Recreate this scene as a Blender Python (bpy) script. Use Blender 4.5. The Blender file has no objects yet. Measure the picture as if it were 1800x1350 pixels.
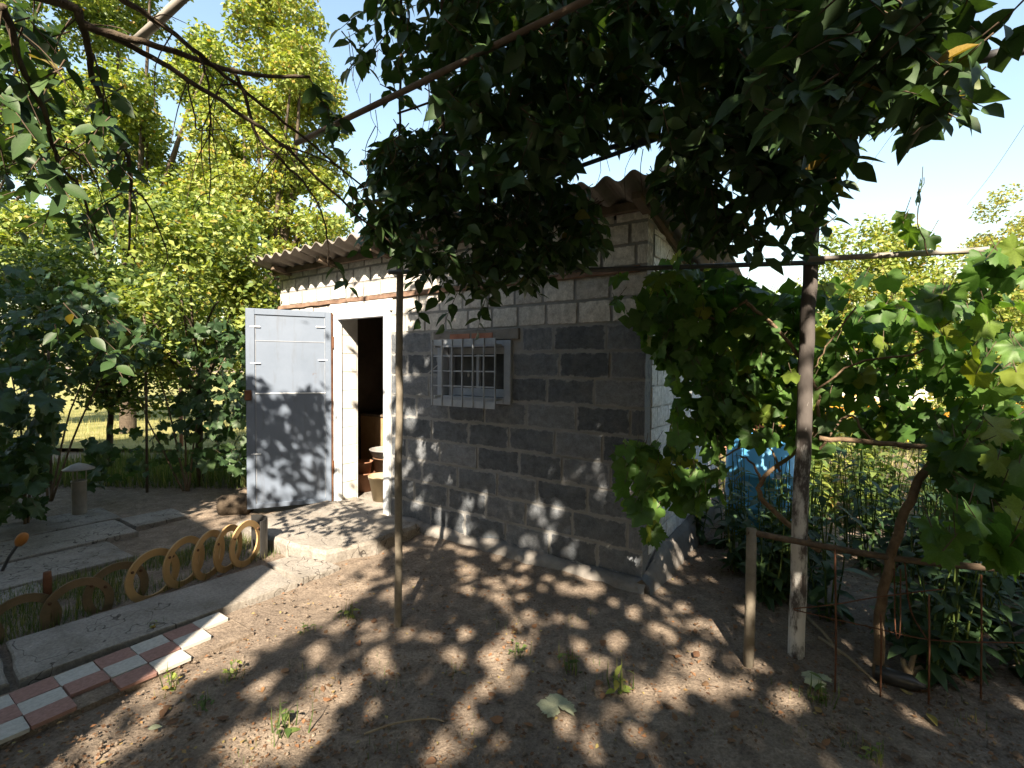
import bpy, bmesh, math, random
import numpy as np
from mathutils import Vector, Matrix, noise
random.seed(7); rng = np.random.default_rng(11)
SC = bpy.context.scene
COL = SC.collection

# ------------------------------------------------------------------ camera
F_PX, PITCH, ROLL, EYE = 860.0, math.radians(1.87), math.radians(0.5), 1.5
camd = bpy.data.cameras.new('camera'); cam = bpy.data.objects.new('camera', camd); COL.objects.link(cam)
camd.sensor_width = 36.0; camd.lens = F_PX/1800*36; camd.clip_start = 0.02; camd.clip_end = 3000
RM = Matrix.Rotation(math.pi/2-PITCH, 3, 'X') @ Matrix.Rotation(ROLL, 3, 'Z')
cam.matrix_world = Matrix.Translation((0, 0, EYE)) @ RM.to_4x4()
SC.camera = cam
# ------------------------------------------------------------------ light
SUN_EL = math.radians(39.0); SUN_AZ = 0.03
LDIR = Vector((SUN_AZ, 1.0, -math.tan(SUN_EL))).normalized()      # the way the light travels
w = bpy.data.worlds.new('World'); SC.world = w; w.use_nodes = True
nt = w.node_tree; bg = nt.nodes['Background']
sky = nt.nodes.new('ShaderNodeTexSky'); sky.sky_type = 'NISHITA'; sky.sun_disc = False
sky.sun_elevation = SUN_EL; sky.sun_rotation = math.pi + math.atan(SUN_AZ); sky.altitude = 100
sky.air_density = 1.8; sky.dust_density = 1.5; sky.ozone_density = 1.0
nt.links.new(sky.outputs[0], bg.inputs[0]); bg.inputs[1].default_value = 0.074
sd = bpy.data.lights.new('sun', 'SUN'); sd.energy = 5.0; sd.angle = math.radians(0.53); sd.color = (1.0, 0.86, 0.68)
so = bpy.data.objects.new('sun', sd); COL.objects.link(so); so.rotation_euler = LDIR.to_track_quat('-Z', 'Y').to_euler()
so.location = (0, -6, 9)
SC.view_settings.view_transform = 'Standard'; SC.view_settings.look = 'None'
SC.view_settings.exposure = 2.0; SC.view_settings.gamma = 1.0
SC.render.engine = 'CYCLES'
SC.cycles.max_bounces = 8; SC.cycles.diffuse_bounces = 4; SC.cycles.transmission_bounces = 6; SC.cycles.transparent_max_bounces = 6

# ------------------------------------------------------------------ measuring helpers (photo pixel + known depth -> metres)
def ray(px, py): return RM @ Vector(((px-900)/F_PX, -(py-675)/F_PX, -1))
def G(px, py, h=0.0):
    d = ray(px, py); return Vector((0, 0, EYE)) + d*((h-EYE)/d.z)
def D(px, py, y):
    d = ray(px, py); return Vector((0, 0, EYE)) + d*(y/d.y)
def in_frame(p, m=0.0):
    q = RM.transposed() @ (Vector(p)-Vector((0, 0, EYE)))
    if q.z > -0.05: return False
    return abs(q.x/-q.z) < 1.05+m and abs(q.y/-q.z) < 0.79+m
CORNER = Vector((0.895, 3.253, 0)); SA = math.radians(-34.4)
EX = Vector((math.cos(SA), math.sin(SA), 0)); EY = Vector((-math.sin(SA), math.cos(SA), 0))
def S(x, y, z=0): return CORNER + EX*x + EY*y + Vector((0, 0, z))      # shed axes -> world
def SL(p): q = Vector(p)-CORNER; return Vector((q.dot(EX), q.dot(EY), p[2]))

# ------------------------------------------------------------------ object helpers
def tag(o, label, cat, group=None):
    o['label'] = label; o['category'] = cat
    if group: o['group'] = group
    return o
def empty(name, loc=(0, 0, 0), rz=0.0):
    o = bpy.data.objects.new(name, None); COL.objects.link(o); o.location = loc; o.rotation_euler = (0, 0, rz)
    o.empty_display_size = 0.1; return o
def link(name, me, m=None, parent=None, smooth=False, loc=None):
    o = bpy.data.objects.new(name, me); COL.objects.link(o)
    if m is not None and len(me.materials) == 0: me.materials.append(m)
    if parent is not None: o.parent = parent
    if loc is not None: o.location = loc
    if smooth and len(me.polygons): me.polygons.foreach_set('use_smooth', np.ones(len(me.polygons), bool))
    return o
class MB:
    """collects boxes, tubes, lathes into one mesh"""
    def __init__(s): s.v = []; s.f = []
    def add(s, v, f):
        n = len(s.v); s.v += [tuple(p) for p in v]; s.f += [tuple(i+n for i in q) for q in f]; return s
    def box(s, x0, x1, y0, y1, z0, z1, jit=0.0):
        v = [(x, y, z) for x in (x0, x1) for y in (y0, y1) for z in (z0, z1)]
        if jit: v = [tuple(c+random.uniform(-jit, jit) for c in p) for p in v]
        return s.add(v, [(0, 1, 3, 2), (4, 6, 7, 5), (0, 4, 5, 1), (2, 3, 7, 6), (0, 2, 6, 4), (1, 5, 7, 3)])
    def cbox(s, x0, x1, y0, y1, z0, z1, c=0.004):
        """box with chamfered edges"""
        bm = bmesh.new(); bmesh.ops.create_cube(bm, size=1)
        for v in bm.verts:
            v.co = ((x0+x1)/2+v.co.x*(x1-x0), (y0+y1)/2+v.co.y*(y1-y0), (z0+z1)/2+v.co.z*(z1-z0))
        bmesh.ops.bevel(bm, geom=bm.edges[:], offset=c, segments=1, affect='EDGES')
        bm.verts.index_update(); s.add([v.co[:] for v in bm.verts], [[v.index for v in f.verts] for f in bm.faces]); bm.free(); return s
    def tube(s, pts, rad, n=6, cap=True):
        pts = [Vector(p) for p in pts]; k = len(pts)
        if not hasattr(rad, '__len__'): rad = [rad]*k
        v = []; prev = None
        for i, p in enumerate(pts):
            t = (pts[min(i+1, k-1)]-pts[max(i-1, 0)]).normalized()
            if prev is None: a = t.orthogonal().normalized()
            else: a = (prev-t*prev.dot(t)); a = a.normalized() if a.length > 1e-6 else t.orthogonal().normalized()
            prev = a; b = t.cross(a)
            for j in range(n):
                an = 2*math.pi*j/n; v.append(p+(a*math.cos(an)+b*math.sin(an))*rad[i])
        f = [(i*n+j, i*n+(j+1) % n, (i+1)*n+(j+1) % n, (i+1)*n+j) for i in range(k-1) for j in range(n)]
        if cap: f += [tuple(range(n-1, -1, -1)), tuple((k-1)*n+j for j in range(n))]
        return s.add(v, f)
    def lathe(s, prof, n=20, c=(0, 0, 0)):
        v = []; f = []
        for r, z in prof:
            for j in range(n):
                an = 2*math.pi*j/n; v.append((c[0]+r*math.cos(an), c[1]+r*math.sin(an), c[2]+z))
        for i in range(len(prof)-1):
            for j in range(n): f.append((i*n+j, i*n+(j+1) % n, (i+1)*n+(j+1) % n, (i+1)*n+j))
        return s.add(v, f)
    def prism(s, poly, z0, z1):
        n = len(poly); v = [(p[0], p[1], z0) for p in poly]+[(p[0], p[1], z1) for p in poly]
        return s.add(v, [tuple(range(n-1, -1, -1)), tuple(range(n, 2*n))]+[(i, (i+1) % n, n+(i+1) % n, n+i) for i in range(n)])
    def mesh(s, name):
        me = bpy.data.meshes.new(name); me.from_pydata(s.v, [], s.f); me.update(); return me
    def build(s, name, m, parent=None, smooth=False, loc=None): return link(name, s.mesh(name), m, parent, smooth, loc)
def curve(pts, n=6):
    """Catmull-Rom through the points"""
    P = [Vector(p) for p in pts]; P = [P[0]*2-P[1]]+P+[P[-1]*2-P[-2]]; out = []
    for i in range(1, len(P)-2):
        for k in range(n):
            t = k/n; a, b, c, d = P[i-1:i+3]
            out.append(0.5*((2*b)+(c-a)*t+(2*a-5*b+4*c-d)*t*t+(3*b-a-3*c+d)*t**3))
    out.append(P[-2]); return out
def taper(n, a, b): return [a+(b-a)*i/(n-1) for i in range(n)]
def wob(pts, amp):
    return [p+Vector((random.uniform(-amp, amp), random.uniform(-amp, amp), random.uniform(-amp, amp)))*(0 if i == 0 else 1) for i, p in enumerate(pts)]

# ------------------------------------------------------------------ materials
class N:
    def __init__(s, name):
        s.m = bpy.data.materials.new(name); s.m.use_nodes = True; s.t = s.m.node_tree
        s.b = s.t.nodes['Principled BSDF']; s.out = s.t.nodes['Material Output']
    def n(s, typ, **kw):
        x = s.t.nodes.new(typ)
        for k, v in kw.items(): setattr(x, k, v)
        return x
    def l(s, a, b): s.t.links.new(a, b)
    def coord(s, rnd=True, kind='Object'):
        tc = s.n('ShaderNodeTexCoord'); v = tc.outputs[kind]
        if rnd:
            oi = s.n('ShaderNodeObjectInfo'); a = s.n('ShaderNodeMath', operation='MULTIPLY'); a.inputs[1].default_value = 37.0
            s.l(oi.outputs['Random'], a.inputs[0]); va = s.n('ShaderNodeVectorMath', operation='ADD')
            s.l(v, va.inputs[0]); s.l(a.outputs[0], va.inputs[1]); v = va.outputs[0]
        return v
    def noise(s, v, scale, detail=5, rough=0.6, dist=0.0):
        x = s.n('ShaderNodeTexNoise'); s.l(v, x.inputs['Vector']); x.inputs['Scale'].default_value = scale
        x.inputs['Detail'].default_value = detail; x.inputs['Roughness'].default_value = rough; x.inputs['Distortion'].default_value = dist
        return x.outputs['Fac']
    def ramp(s, fac, stops, interp='LINEAR'):
        r = s.n('ShaderNodeValToRGB'); r.color_ramp.interpolation = interp; e = r.color_ramp.elements
        while len(e) < len(stops): e.new(0.5)
        for q, (p, c) in zip(e, stops):
            q.position = p; q.color = (*c, 1) if hasattr(c, '__len__') else (c, c, c, 1)
        s.l(fac, r.inputs[0]); return r.outputs[0]
    def mix(s, fac, a, b, blend='MIX'):
        x = s.n('ShaderNodeMix', data_type='RGBA', blend_type=blend)
        if isinstance(fac, (int, float)): x.inputs[0].default_value = fac
        else: s.l(fac, x.inputs[0])
        for sock, c in ((x.inputs[6], a), (x.inputs[7], b)):
            if hasattr(c, 'is_linked') or not hasattr(c, '__len__'): s.l(c, sock)
            else: sock.default_value = (*c, 1)
        return x.outputs[2]
    def math(s, op, a, b=None, c=None, clamp=False):
        x = s.n('ShaderNodeMath', operation=op); x.use_clamp = clamp
        for i, q in enumerate((a, b, c)):
            if q is None: continue
            if isinstance(q, (int, float)): x.inputs[i].default_value = q
            else: s.l(q, x.inputs[i])
        return x.outputs[0]
    def bump(s, h, strength=0.3, dist=0.01):
        b = s.n('ShaderNodeBump'); b.inputs['Strength'].default_value = strength; b.inputs['Distance'].default_value = dist
        s.l(h, b.inputs['Height']); s.l(b.outputs[0], s.b.inputs['Normal'])
    def set(s, col=None, rough=0.8, spec=0.3, metal=0.0):
        if col is not None:
            if hasattr(col, '__len__'): s.b.inputs['Base Color'].default_value = (*col, 1)
            else: s.l(col, s.b.inputs['Base Color'])
        s.b.inputs['Roughness'].default_value = rough; s.b.inputs['Specular IOR Level'].default_value = spec
        s.b.inputs['Metallic'].default_value = metal; return s.m
def simple(name, c1, c2, scale=8, rough=0.8, spec=0.3, bump=0.3, bscale=40, bdist=0.005, metal=0.0, rnd=True, kind='Object'):
    k = N(name); v = k.coord(rnd, kind); f = k.noise(v, scale, 6, 0.65)
    col = k.ramp(f, [(0.3, c1), (0.7, c2)]); k.bump(k.noise(v, bscale, 4), bump, bdist); return k.set(col, rough, spec, metal)
def leafmat(name, stops, trans=0.35, rough=0.5, spec=0.35, tcol=None):
    k = N(name); oi = k.n('ShaderNodeObjectInfo'); ge = k.n('ShaderNodeNewGeometry')
    f = k.math('FRACT', k.math('ADD', oi.outputs['Random'], ge.outputs['Random Per Island']))
    c = k.ramp(f, stops); v = k.coord(True); c = k.mix(0.35, c, k.mix(1.0, c, k.ramp(k.noise(v, 25, 3), [(0.3, 0.45), (0.7, 1.4)]), 'MULTIPLY'))
    k.set(c, rough, spec); tb = k.n('ShaderNodeBsdfTranslucent'); k.l(k.mix(1.0, c, tcol or (1.5, 1.5, 0.5), 'MULTIPLY'), tb.inputs[0])
    ms = k.n('ShaderNodeMixShader'); ms.inputs[0].default_value = trans
    k.l(k.b.outputs[0], ms.inputs[1]); k.l(tb.outputs[0], ms.inputs[2]); k.l(ms.outputs[0], k.out.inputs[0]); return k.m

def block_mat(name, cols, mortar, reach, bumpd, stain):
    k = N(name); tc = k.n('ShaderNodeTexCoord'); v = k.coord(True); oi = k.n('ShaderNodeObjectInfo')
    sep = k.n('ShaderNodeSeparateXYZ'); k.l(tc.outputs['Object'], sep.inputs[0])
    va = k.n('ShaderNodeVectorMath', operation='MULTIPLY'); k.l(v, va.inputs[0]); va.inputs[1].default_value = (2.0, 1.0, 1.0); vv = va.outputs[0]
    base = k.ramp(oi.outputs['Random'], cols)
    base = k.mix(0.75, base, k.mix(1.0, base, k.ramp(k.noise(vv, 3.2, 8, 0.7), [(0.3, 0.5), (0.72, 1.55)]), 'MULTIPLY'))
    base = k.mix(k.ramp(k.noise(vv, 1.3, 5, 0.65), [(0.50, 0.0), (0.80, 0.8)]), base, stain)
    ex = k.math('MULTIPLY', k.math('SUBTRACT', 0.5, k.math('ABSOLUTE', sep.outputs[0])), 2.0)
    ez = k.math('SUBTRACT', 0.5, k.math('ABSOLUTE', sep.outputs[2]))
    e = k.math('MINIMUM', ex, ez); th = k.math('MULTIPLY', k.math('SUBTRACT', k.noise(vv, 2.6, 5, 0.6), 0.36), reach)
    msk = k.math('MULTIPLY', k.math('SUBTRACT', th, e), 22.0, clamp=True)
    c = k.mix(msk, base, mortar); pores = k.noise(vv, 38, 4, 0.7)
    c = k.mix(0.5, c, k.mix(1.0, c, k.ramp(pores, [(0.33, 0.35), (0.55, 1.15)]), 'MULTIPLY'))
    k.bump(k.math('ADD', k.math('MULTIPLY', pores, 0.5), k.math('MULTIPLY', k.noise(vv, 7, 5), 1.0)), 0.7, bumpd); return k.set(c, 0.92, 0.15)

M = {}
M['block'] = block_mat('cinder_block', [(0.0, (0.085, 0.095, 0.108)), (0.5, (0.132, 0.145, 0.162)), (1.0, (0.18, 0.192, 0.21))], (0.255, 0.26, 0.265), 0.42, 0.012, (0.165, 0.17, 0.175))
M['silicate'] = block_mat('white_brick', [(0.0, (0.52, 0.49, 0.45)), (0.6, (0.66, 0.63, 0.58)), (1.0, (0.42, 0.40, 0.37))], (0.30, 0.27, 0.235), 0.22, 0.006, (0.46, 0.43, 0.39))
M['whitewash'] = block_mat('whitewashed_brick', [(0.0, (0.70, 0.71, 0.72)), (1.0, (0.78, 0.78, 0.78))], (0.62, 0.62, 0.62), 0.35, 0.006, (0.55, 0.56, 0.57))
M['mortar'] = simple('mortar', (0.195, 0.195, 0.192), (0.31, 0.308, 0.30), 6, 0.95, 0.1, 0.6, 60, 0.006, rnd=False)
M['whitemortar'] = simple('limewashed_mortar', (0.42, 0.42, 0.42), (0.65, 0.65, 0.65), 9, 0.95, 0.1, 0.6, 60, 0.006, rnd=False)
M['plinth'] = simple('plinth_concrete', (0.13, 0.12, 0.11), (0.27, 0.255, 0.235), 4, 0.95, 0.1, 0.9, 22, 0.015, rnd=False)
M['concrete'] = simple('path_concrete', (0.20, 0.185, 0.165), (0.34, 0.31, 0.275), 3.5, 0.93, 0.1, 0.6, 45, 0.006)
M['slate'] = simple('asbestos_slate', (0.18, 0.162, 0.142), (0.32, 0.285, 0.245), 5, 0.9, 0.15, 0.4, 30, 0.004)
M['oldwood'] = simple('weathered_wood', (0.09, 0.07, 0.055), (0.20, 0.155, 0.115), 7, 0.9, 0.15, 0.5, 40, 0.006)
M['rustband'] = simple('rusty_steel_lintel', (0.12, 0.07, 0.05), (0.28, 0.19, 0.14), 9, 0.9, 0.2, 0.6, 30, 0.006, rnd=False)
M['plaster'] = simple('white_plaster', (0.60, 0.58, 0.55), (0.78, 0.76, 0.72), 5, 0.92, 0.1, 0.4, 30, 0.004, rnd=False)
M['doorpaint'] = simple('door_paint', (0.125, 0.157, 0.21), (0.155, 0.19, 0.25), 4, 0.5, 0.4, 0.12, 14, 0.004, rnd=False)
M['doorseam'] = simple('door_seam', (0.20, 0.22, 0.25), (0.34, 0.36, 0.40), 12, 0.7, 0.3, 0.2, 30, 0.002)
M['frametrim'] = simple('frame_paint', (0.52, 0.56, 0.62), (0.68, 0.71, 0.74), 7, 0.6, 0.3, 0.25, 30, 0.003, rnd=False)
M['rust'] = simple('rust', (0.075, 0.034, 0.02), (0.16, 0.075, 0.042), 14, 0.9, 0.2, 0.5, 50, 0.003)
M['winpaint'] = simple('window_paint', (0.24, 0.27, 0.31), (0.33, 0.36, 0.41), 8, 0.6, 0.3, 0.25, 40, 0.002, rnd=False)
M['grillepaint'] = simple('grille_paint', (0.27, 0.30, 0.34), (0.37, 0.40, 0.44), 12, 0.55, 0.3, 0.2, 60, 0.001)
k = N('dusty_glass'); M['glass'] = k.set(k.ramp(k.noise(k.coord(False), 6, 4), [(0.35, (0.03, 0.035, 0.04)), (0.7, (0.075, 0.08, 0.085))]), 0.18, 0.5)
M['dark'] = simple('interior_dark_brown', (0.07, 0.055, 0.04), (0.14, 0.11, 0.08), 3, 0.95, 0.1, 0.3, 20, 0.005, rnd=False)  # mottled dark brown of the inner walls
M['ochre'] = simple('ochre_board', (0.30, 0.19, 0.10), (0.44, 0.29, 0.16), 5, 0.8, 0.2, 0.3, 20, 0.003)
M['terracotta'] = simple('terracotta', (0.20, 0.10, 0.06), (0.30, 0.16, 0.10), 8, 0.85, 0.2, 0.3, 30, 0.002)
M['enamel'] = simple('cream_bucket', (0.30, 0.24, 0.15), (0.42, 0.34, 0.22), 6, 0.5, 0.4, 0.1, 30, 0.002)
M['darkbucket'] = simple('brown_bucket', (0.13, 0.075, 0.045), (0.24, 0.14, 0.085), 7, 0.7, 0.3, 0.2, 30, 0.002)
M['steel'] = simple('dull_metal', (0.25, 0.25, 0.25), (0.42, 0.42, 0.42), 10, 0.5, 0.5, 0.15, 60, 0.001, metal=0.4)
M['postwood'] = simple('bare_pole', (0.14, 0.122, 0.095), (0.24, 0.21, 0.165), 14, 0.85, 0.2, 0.5, 50, 0.004, rnd=False)
k = N('limewashed_post'); v = k.coord(False); sc = k.n('ShaderNodeVectorMath', operation='MULTIPLY'); k.l(v, sc.inputs[0]); sc.inputs[1].default_value = (1, 1, 0.35)
sp = k.n('ShaderNodeSeparateXYZ'); k.l(v, sp.inputs[0]); old = k.math('MULTIPLY', k.math('SUBTRACT', sp.outputs[2], 0.75), 0.30)   # limewash worn away towards the top
c = k.mix(k.ramp(k.math('SUBTRACT', k.noise(sc.outputs[0], 16, 6, 0.7), k.math('MAXIMUM', old, 0.0)), [(0.40, 0.0), (0.54, 1.0)]), (0.085, 0.075, 0.07), (0.52, 0.51, 0.49))
k.bump(k.noise(sc.outputs[0], 40, 5), 0.6, 0.006); M['limepost'] = k.set(c, 0.9, 0.15)
M['darkpipe'] = simple('painted_pipe', (0.05, 0.05, 0.052), (0.10, 0.10, 0.105), 9, 0.55, 0.4, 0.2, 60, 0.001)
M['greypipe'] = simple('weathered_pipe', (0.22, 0.205, 0.18), (0.36, 0.33, 0.29), 9, 0.6, 0.4, 0.2, 60, 0.001)
M['bark'] = simple('bark', (0.045, 0.035, 0.027), (0.12, 0.095, 0.07), 14, 0.95, 0.1, 0.9, 40, 0.012)
M['twig'] = simple('twig_bark', (0.06, 0.045, 0.032), (0.14, 0.105, 0.075), 20, 0.9, 0.15, 0.5, 60, 0.003)
M['paletwig'] = simple('pale_twig', (0.20, 0.155, 0.10), (0.32, 0.26, 0.18), 20, 0.9, 0.15, 0.5, 60, 0.003)
M['vinebark'] = simple('vine_bark', (0.10, 0.07, 0.045), (0.22, 0.16, 0.105), 18, 0.95, 0.1, 0.9, 45, 0.008)
M['leaf'] = leafmat('fruit_tree_leaf', [(0.0, (0.028, 0.06, 0.02)), (0.6, (0.042, 0.085, 0.027)), (0.985, (0.065, 0.115, 0.035)), (1.0, (0.24, 0.16, 0.035))], 0.25)
M['grape'] = leafmat('grape_leaf', [(0.0, (0.045, 0.10, 0.025)), (0.55, (0.07, 0.15, 0.032)), (0.9, (0.11, 0.21, 0.04)), (1.0, (0.22, 0.25, 0.04))], 0.42)
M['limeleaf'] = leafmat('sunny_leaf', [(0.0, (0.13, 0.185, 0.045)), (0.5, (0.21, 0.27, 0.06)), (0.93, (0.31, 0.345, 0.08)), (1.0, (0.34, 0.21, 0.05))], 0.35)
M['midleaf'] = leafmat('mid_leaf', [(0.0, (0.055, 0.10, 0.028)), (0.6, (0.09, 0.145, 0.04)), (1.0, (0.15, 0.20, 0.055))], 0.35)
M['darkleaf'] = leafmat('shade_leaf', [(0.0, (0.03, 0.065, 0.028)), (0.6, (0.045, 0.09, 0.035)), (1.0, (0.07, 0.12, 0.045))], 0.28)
M['yellowleaf'] = leafmat('yellowing_leaf', [(0.0, (0.17, 0.20, 0.05)), (0.6, (0.27, 0.27, 0.06)), (1.0, (0.34, 0.27, 0.07))], 0.4)
M['deadleaf'] = leafmat('dead_leaf', [(0.0, (0.11, 0.06, 0.035)), (0.5, (0.17, 0.105, 0.06)), (0.88, (0.26, 0.13, 0.065)), (1.0, (0.38, 0.32, 0.12))], 0.12, 0.7, 0.2, (1.2, 0.9, 0.5))
M['paleleaf'] = leafmat('pale_fallen_leaf', [(0.0, (0.30, 0.34, 0.22)), (1.0, (0.36, 0.38, 0.26))], 0.1, 0.7, 0.2)
M['grass'] = leafmat('grass_blade', [(0.0, (0.06, 0.10, 0.03)), (0.6, (0.10, 0.145, 0.045)), (1.0, (0.24, 0.22, 0.09))], 0.3)
M['straw'] = leafmat('dry_grass_blade', [(0.0, (0.22, 0.21, 0.08)), (0.6, (0.34, 0.31, 0.13)), (1.0, (0.18, 0.21, 0.06))], 0.3)
M['petal'] = leafmat('orange_petal', [(0.0, (0.75, 0.30, 0.02)), (1.0, (0.85, 0.45, 0.03))], 0.3, 0.6, 0.2, (1.0, 0.8, 0.4))
M['seedhead'] = simple('flower_eye', (0.05, 0.03, 0.015), (0.10, 0.06, 0.02), 30, 0.9, 0.1, 0.5, 90, 0.003)
M['blue'] = simple('blue_plastic', (0.09, 0.36, 0.66), (0.14, 0.43, 0.72), 3, 0.4, 0.4, 0.08, 12, 0.004)
M['ring'] = simple('tan_plastic', (0.34, 0.22, 0.10), (0.46, 0.31, 0.15), 4, 0.7, 0.3, 0.25, 40, 0.003)
M['ringold'] = simple('mossy_tan_plastic', (0.10, 0.085, 0.05), (0.20, 0.135, 0.08), 6, 0.85, 0.2, 0.3, 40, 0.003)
M['black'] = simple('black_rubber', (0.018, 0.018, 0.018), (0.04, 0.04, 0.04), 8, 0.35, 0.5, 0.2, 30, 0.003)
M['bolt'] = simple('rusty_bolt', (0.06, 0.03, 0.018), (0.12, 0.06, 0.03), 20, 0.8, 0.3, 0.2, 60, 0.001)
M['tilered'] = simple('red_tile', (0.22, 0.125, 0.105), (0.34, 0.20, 0.17), 8, 0.8, 0.25, 0.35, 40, 0.003)
M['tilewhite'] = simple('white_tile', (0.34, 0.33, 0.30), (0.50, 0.485, 0.455), 8, 0.8, 0.25, 0.35, 40, 0.003)
M['orange'] = simple('orange_knob', (0.36, 0.13, 0.025), (0.48, 0.20, 0.04), 6, 0.6, 0.4, 0.1, 20, 0.002)
M['wall'] = simple('house_render', (0.50, 0.47, 0.42), (0.60, 0.57, 0.52), 2, 0.9, 0.1, 0.2, 20, 0.003, rnd=False)
M['rooftile'] = simple('red_roof', (0.22, 0.09, 0.06), (0.34, 0.15, 0.10), 6, 0.9, 0.15, 0.3, 20, 0.005, rnd=False)
M['brickred'] = simple('red_brick', (0.27, 0.12, 0.08), (0.40, 0.20, 0.14), 7, 0.9, 0.15, 0.4, 40, 0.004)
def cracked(name, c1, c2):
    k = N(name); v = k.coord(True); c = k.ramp(k.noise(v, 3.0, 8, 0.7), [(0.3, c1), (0.7, c2)])
    c = k.mix(k.ramp(k.noise(v, 1.6, 6, 0.7), [(0.5, 0.0), (0.66, 0.75)]), c, (0.15, 0.13, 0.105))
    vo = k.n('ShaderNodeTexVoronoi', feature='DISTANCE_TO_EDGE'); vv = k.n('ShaderNodeVectorMath', operation='ADD'); ns = k.n('ShaderNodeTexNoise'); k.l(v, ns.inputs['Vector']); ns.inputs['Scale'].default_value = 5
    k.l(v, vv.inputs[0]); k.l(ns.outputs['Color'], vv.inputs[1]); k.l(vv.outputs[0], vo.inputs['Vector']); vo.inputs['Scale'].default_value = 1.3
    cr = k.ramp(vo.outputs['Distance'], [(0.0, 1.0), (0.010, 0.0)]); c = k.mix(cr, c, (0.05, 0.045, 0.04)); g = k.noise(v, 60, 4, 0.75)
    c = k.mix(0.5, c, k.mix(1.0, c, k.ramp(g, [(0.35, 0.5), (0.6, 1.2)]), 'MULTIPLY'))
    k.bump(k.math('SUBTRACT', k.math('ADD', k.noise(v, 14, 6), g), cr), 0.6, 0.008); return k.set(c, 0.94, 0.1)
M['concrete'] = cracked('path_concrete', (0.20, 0.185, 0.165), (0.33, 0.305, 0.275))
k = N('door_paint'); v = k.coord(False); sc = k.n('ShaderNodeVectorMath', operation='MULTIPLY'); k.l(v, sc.inputs[0]); sc.inputs[1].default_value = (6, 6, .8)
c = k.ramp(k.noise(v, 3, 5), [(0.3, (0.125, 0.157, 0.21)), (0.7, (0.155, 0.19, 0.25))]); c = k.mix(k.ramp(k.noise(sc.outputs[0], 2.2, 7, 0.7), [(0.55, 0.0), (0.75, 0.55)]), c, (0.10, 0.105, 0.115))
c = k.mix(k.ramp(k.noise(v, 9, 6, 0.75), [(0.66, 0.0), (0.72, 0.8)]), c, (0.11, 0.06, 0.035)); k.bump(k.noise(v, 5, 3), 0.15, 0.01); M['doorpaint'] = k.set(c, 0.5, 0.35)
# soil
k = N('soil'); v = k.coord(False); big = k.noise(v, 0.9, 6, 0.6); fine = k.noise(v, 9, 8, 0.7); grit = k.noise(v, 70, 4, 0.75)
c = k.ramp(fine, [(0.28, (0.125, 0.098, 0.078)), (0.52, (0.235, 0.188, 0.145)), (0.75, (0.36, 0.295, 0.23))])
c = k.mix(k.ramp(big, [(0.42, 0.0), (0.62, 0.55)]), c, (0.165, 0.135, 0.112))
c = k.mix(0.6, c, k.mix(1.0, c, k.ramp(grit, [(0.34, 0.4), (0.62, 1.35)]), 'MULTIPLY'))
k.bump(k.math('ADD', k.math('MULTIPLY', fine, 1.4), k.math('MULTIPLY', grit, 0.5)), 0.9, 0.02); M['soil'] = k.set(c, 0.97, 0.08)
k = N('lawn'); v = k.coord(False)
c = k.ramp(k.noise(v, 2.2, 7, 0.7), [(0.3, (0.13, 0.14, 0.05)), (0.55, (0.27, 0.255, 0.10)), (0.75, (0.36, 0.31, 0.16))]); k.bump(k.noise(v, 50, 4), 0.9, 0.03); M['lawn'] = k.set(c, 0.95, 0.1)

# ------------------------------------------------------------------ leaf templates (unit length along +y, face +z)
def ovate(n=5, width=0.52, fold=0.16, curl=0.18):
    v = []; f = []
    for i in range(n+1):
        t = i/n; v.append((0, t, -curl*t*t))
    L = {}; Rr = {}
    for i in range(1, n):
        t = i/n; hw = width*0.5*math.sin(math.pi*t**0.82)**0.85*(1.0 if t < 0.6 else 1.0-0.35*(t-0.6)/0.4)
        L[i] = len(v); v.append((-hw, t, -curl*t*t+fold*hw*2)); Rr[i] = len(v); v.append((hw, t, -curl*t*t+fold*hw*2))
    f += [(0, 1, L[1]), (0, Rr[1], 1)]
    for i in range(1, n-1):
        f += [(i, i+1, L[i+1]), (i, L[i+1], L[i]), (i, Rr[i], Rr[i+1]), (i, Rr[i+1], i+1)]
    f += [(n-1, n, L[n-1]), (n-1, Rr[n-1], n)]
    return np.array(v, float), np.array(f, int)
def vine_leaf(seed, teeth=True, pts=44):
    r = random.Random(seed); lob = [(90, 1.0, 27), (32, 0.92, 26), (148, 0.92, 26), (-28, 0.80, 28), (208, 0.80, 28)]
    v = [(0, 0.0, 0)]; 
    for i in range(pts):
        a = -82+ (344*i/(pts-1)); R0 = 0.74 if -45 < a < 225 else 0.40
        for c, h, wd in lob: R0 = max(R0, h*math.exp(-((a-c)/wd)**2*0.55))
        R0 *= (1.0+(0.085 if i % 2 else -0.075)*(1 if teeth else 0))*r.uniform(0.95, 1.05)*0.56
        x = R0*math.cos(math.radians(a)); y = R0*math.sin(math.radians(a))
        v.append((x, y, -0.32*R0*R0+0.05*math.sin(a*0.09+seed)+r.uniform(-.012, .012)))
    f = [(0, i, i+1) for i in range(1, pts)]
    return np.array(v, float), np.array(f, int)
OV_HI = [ovate(6, random.uniform(.5, .6), random.uniform(.08, .25), random.uniform(.05, .35)) for _ in range(5)]
OV_LO = ovate(3, 0.56, 0.15, 0.2)
OV_RHOMB = (np.array([(0, 0, 0), (-.3, .45, .05), (0, 1, -.12), (.3, .45, .05)], float), np.array([(0, 2, 1), (0, 3, 2)], int))
VL_HI = [vine_leaf(s) for s in range(5)]
VL_LO = vine_leaf(9, True, 20)
BLADE = (np.array([(-.03, 0, 0), (.03, 0, 0), (.018, .6, .10), (-.018, .6, .10), (0, 1, .33)], float), np.array([(0, 1, 2), (0, 2, 3), (3, 2, 4)], int))

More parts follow.
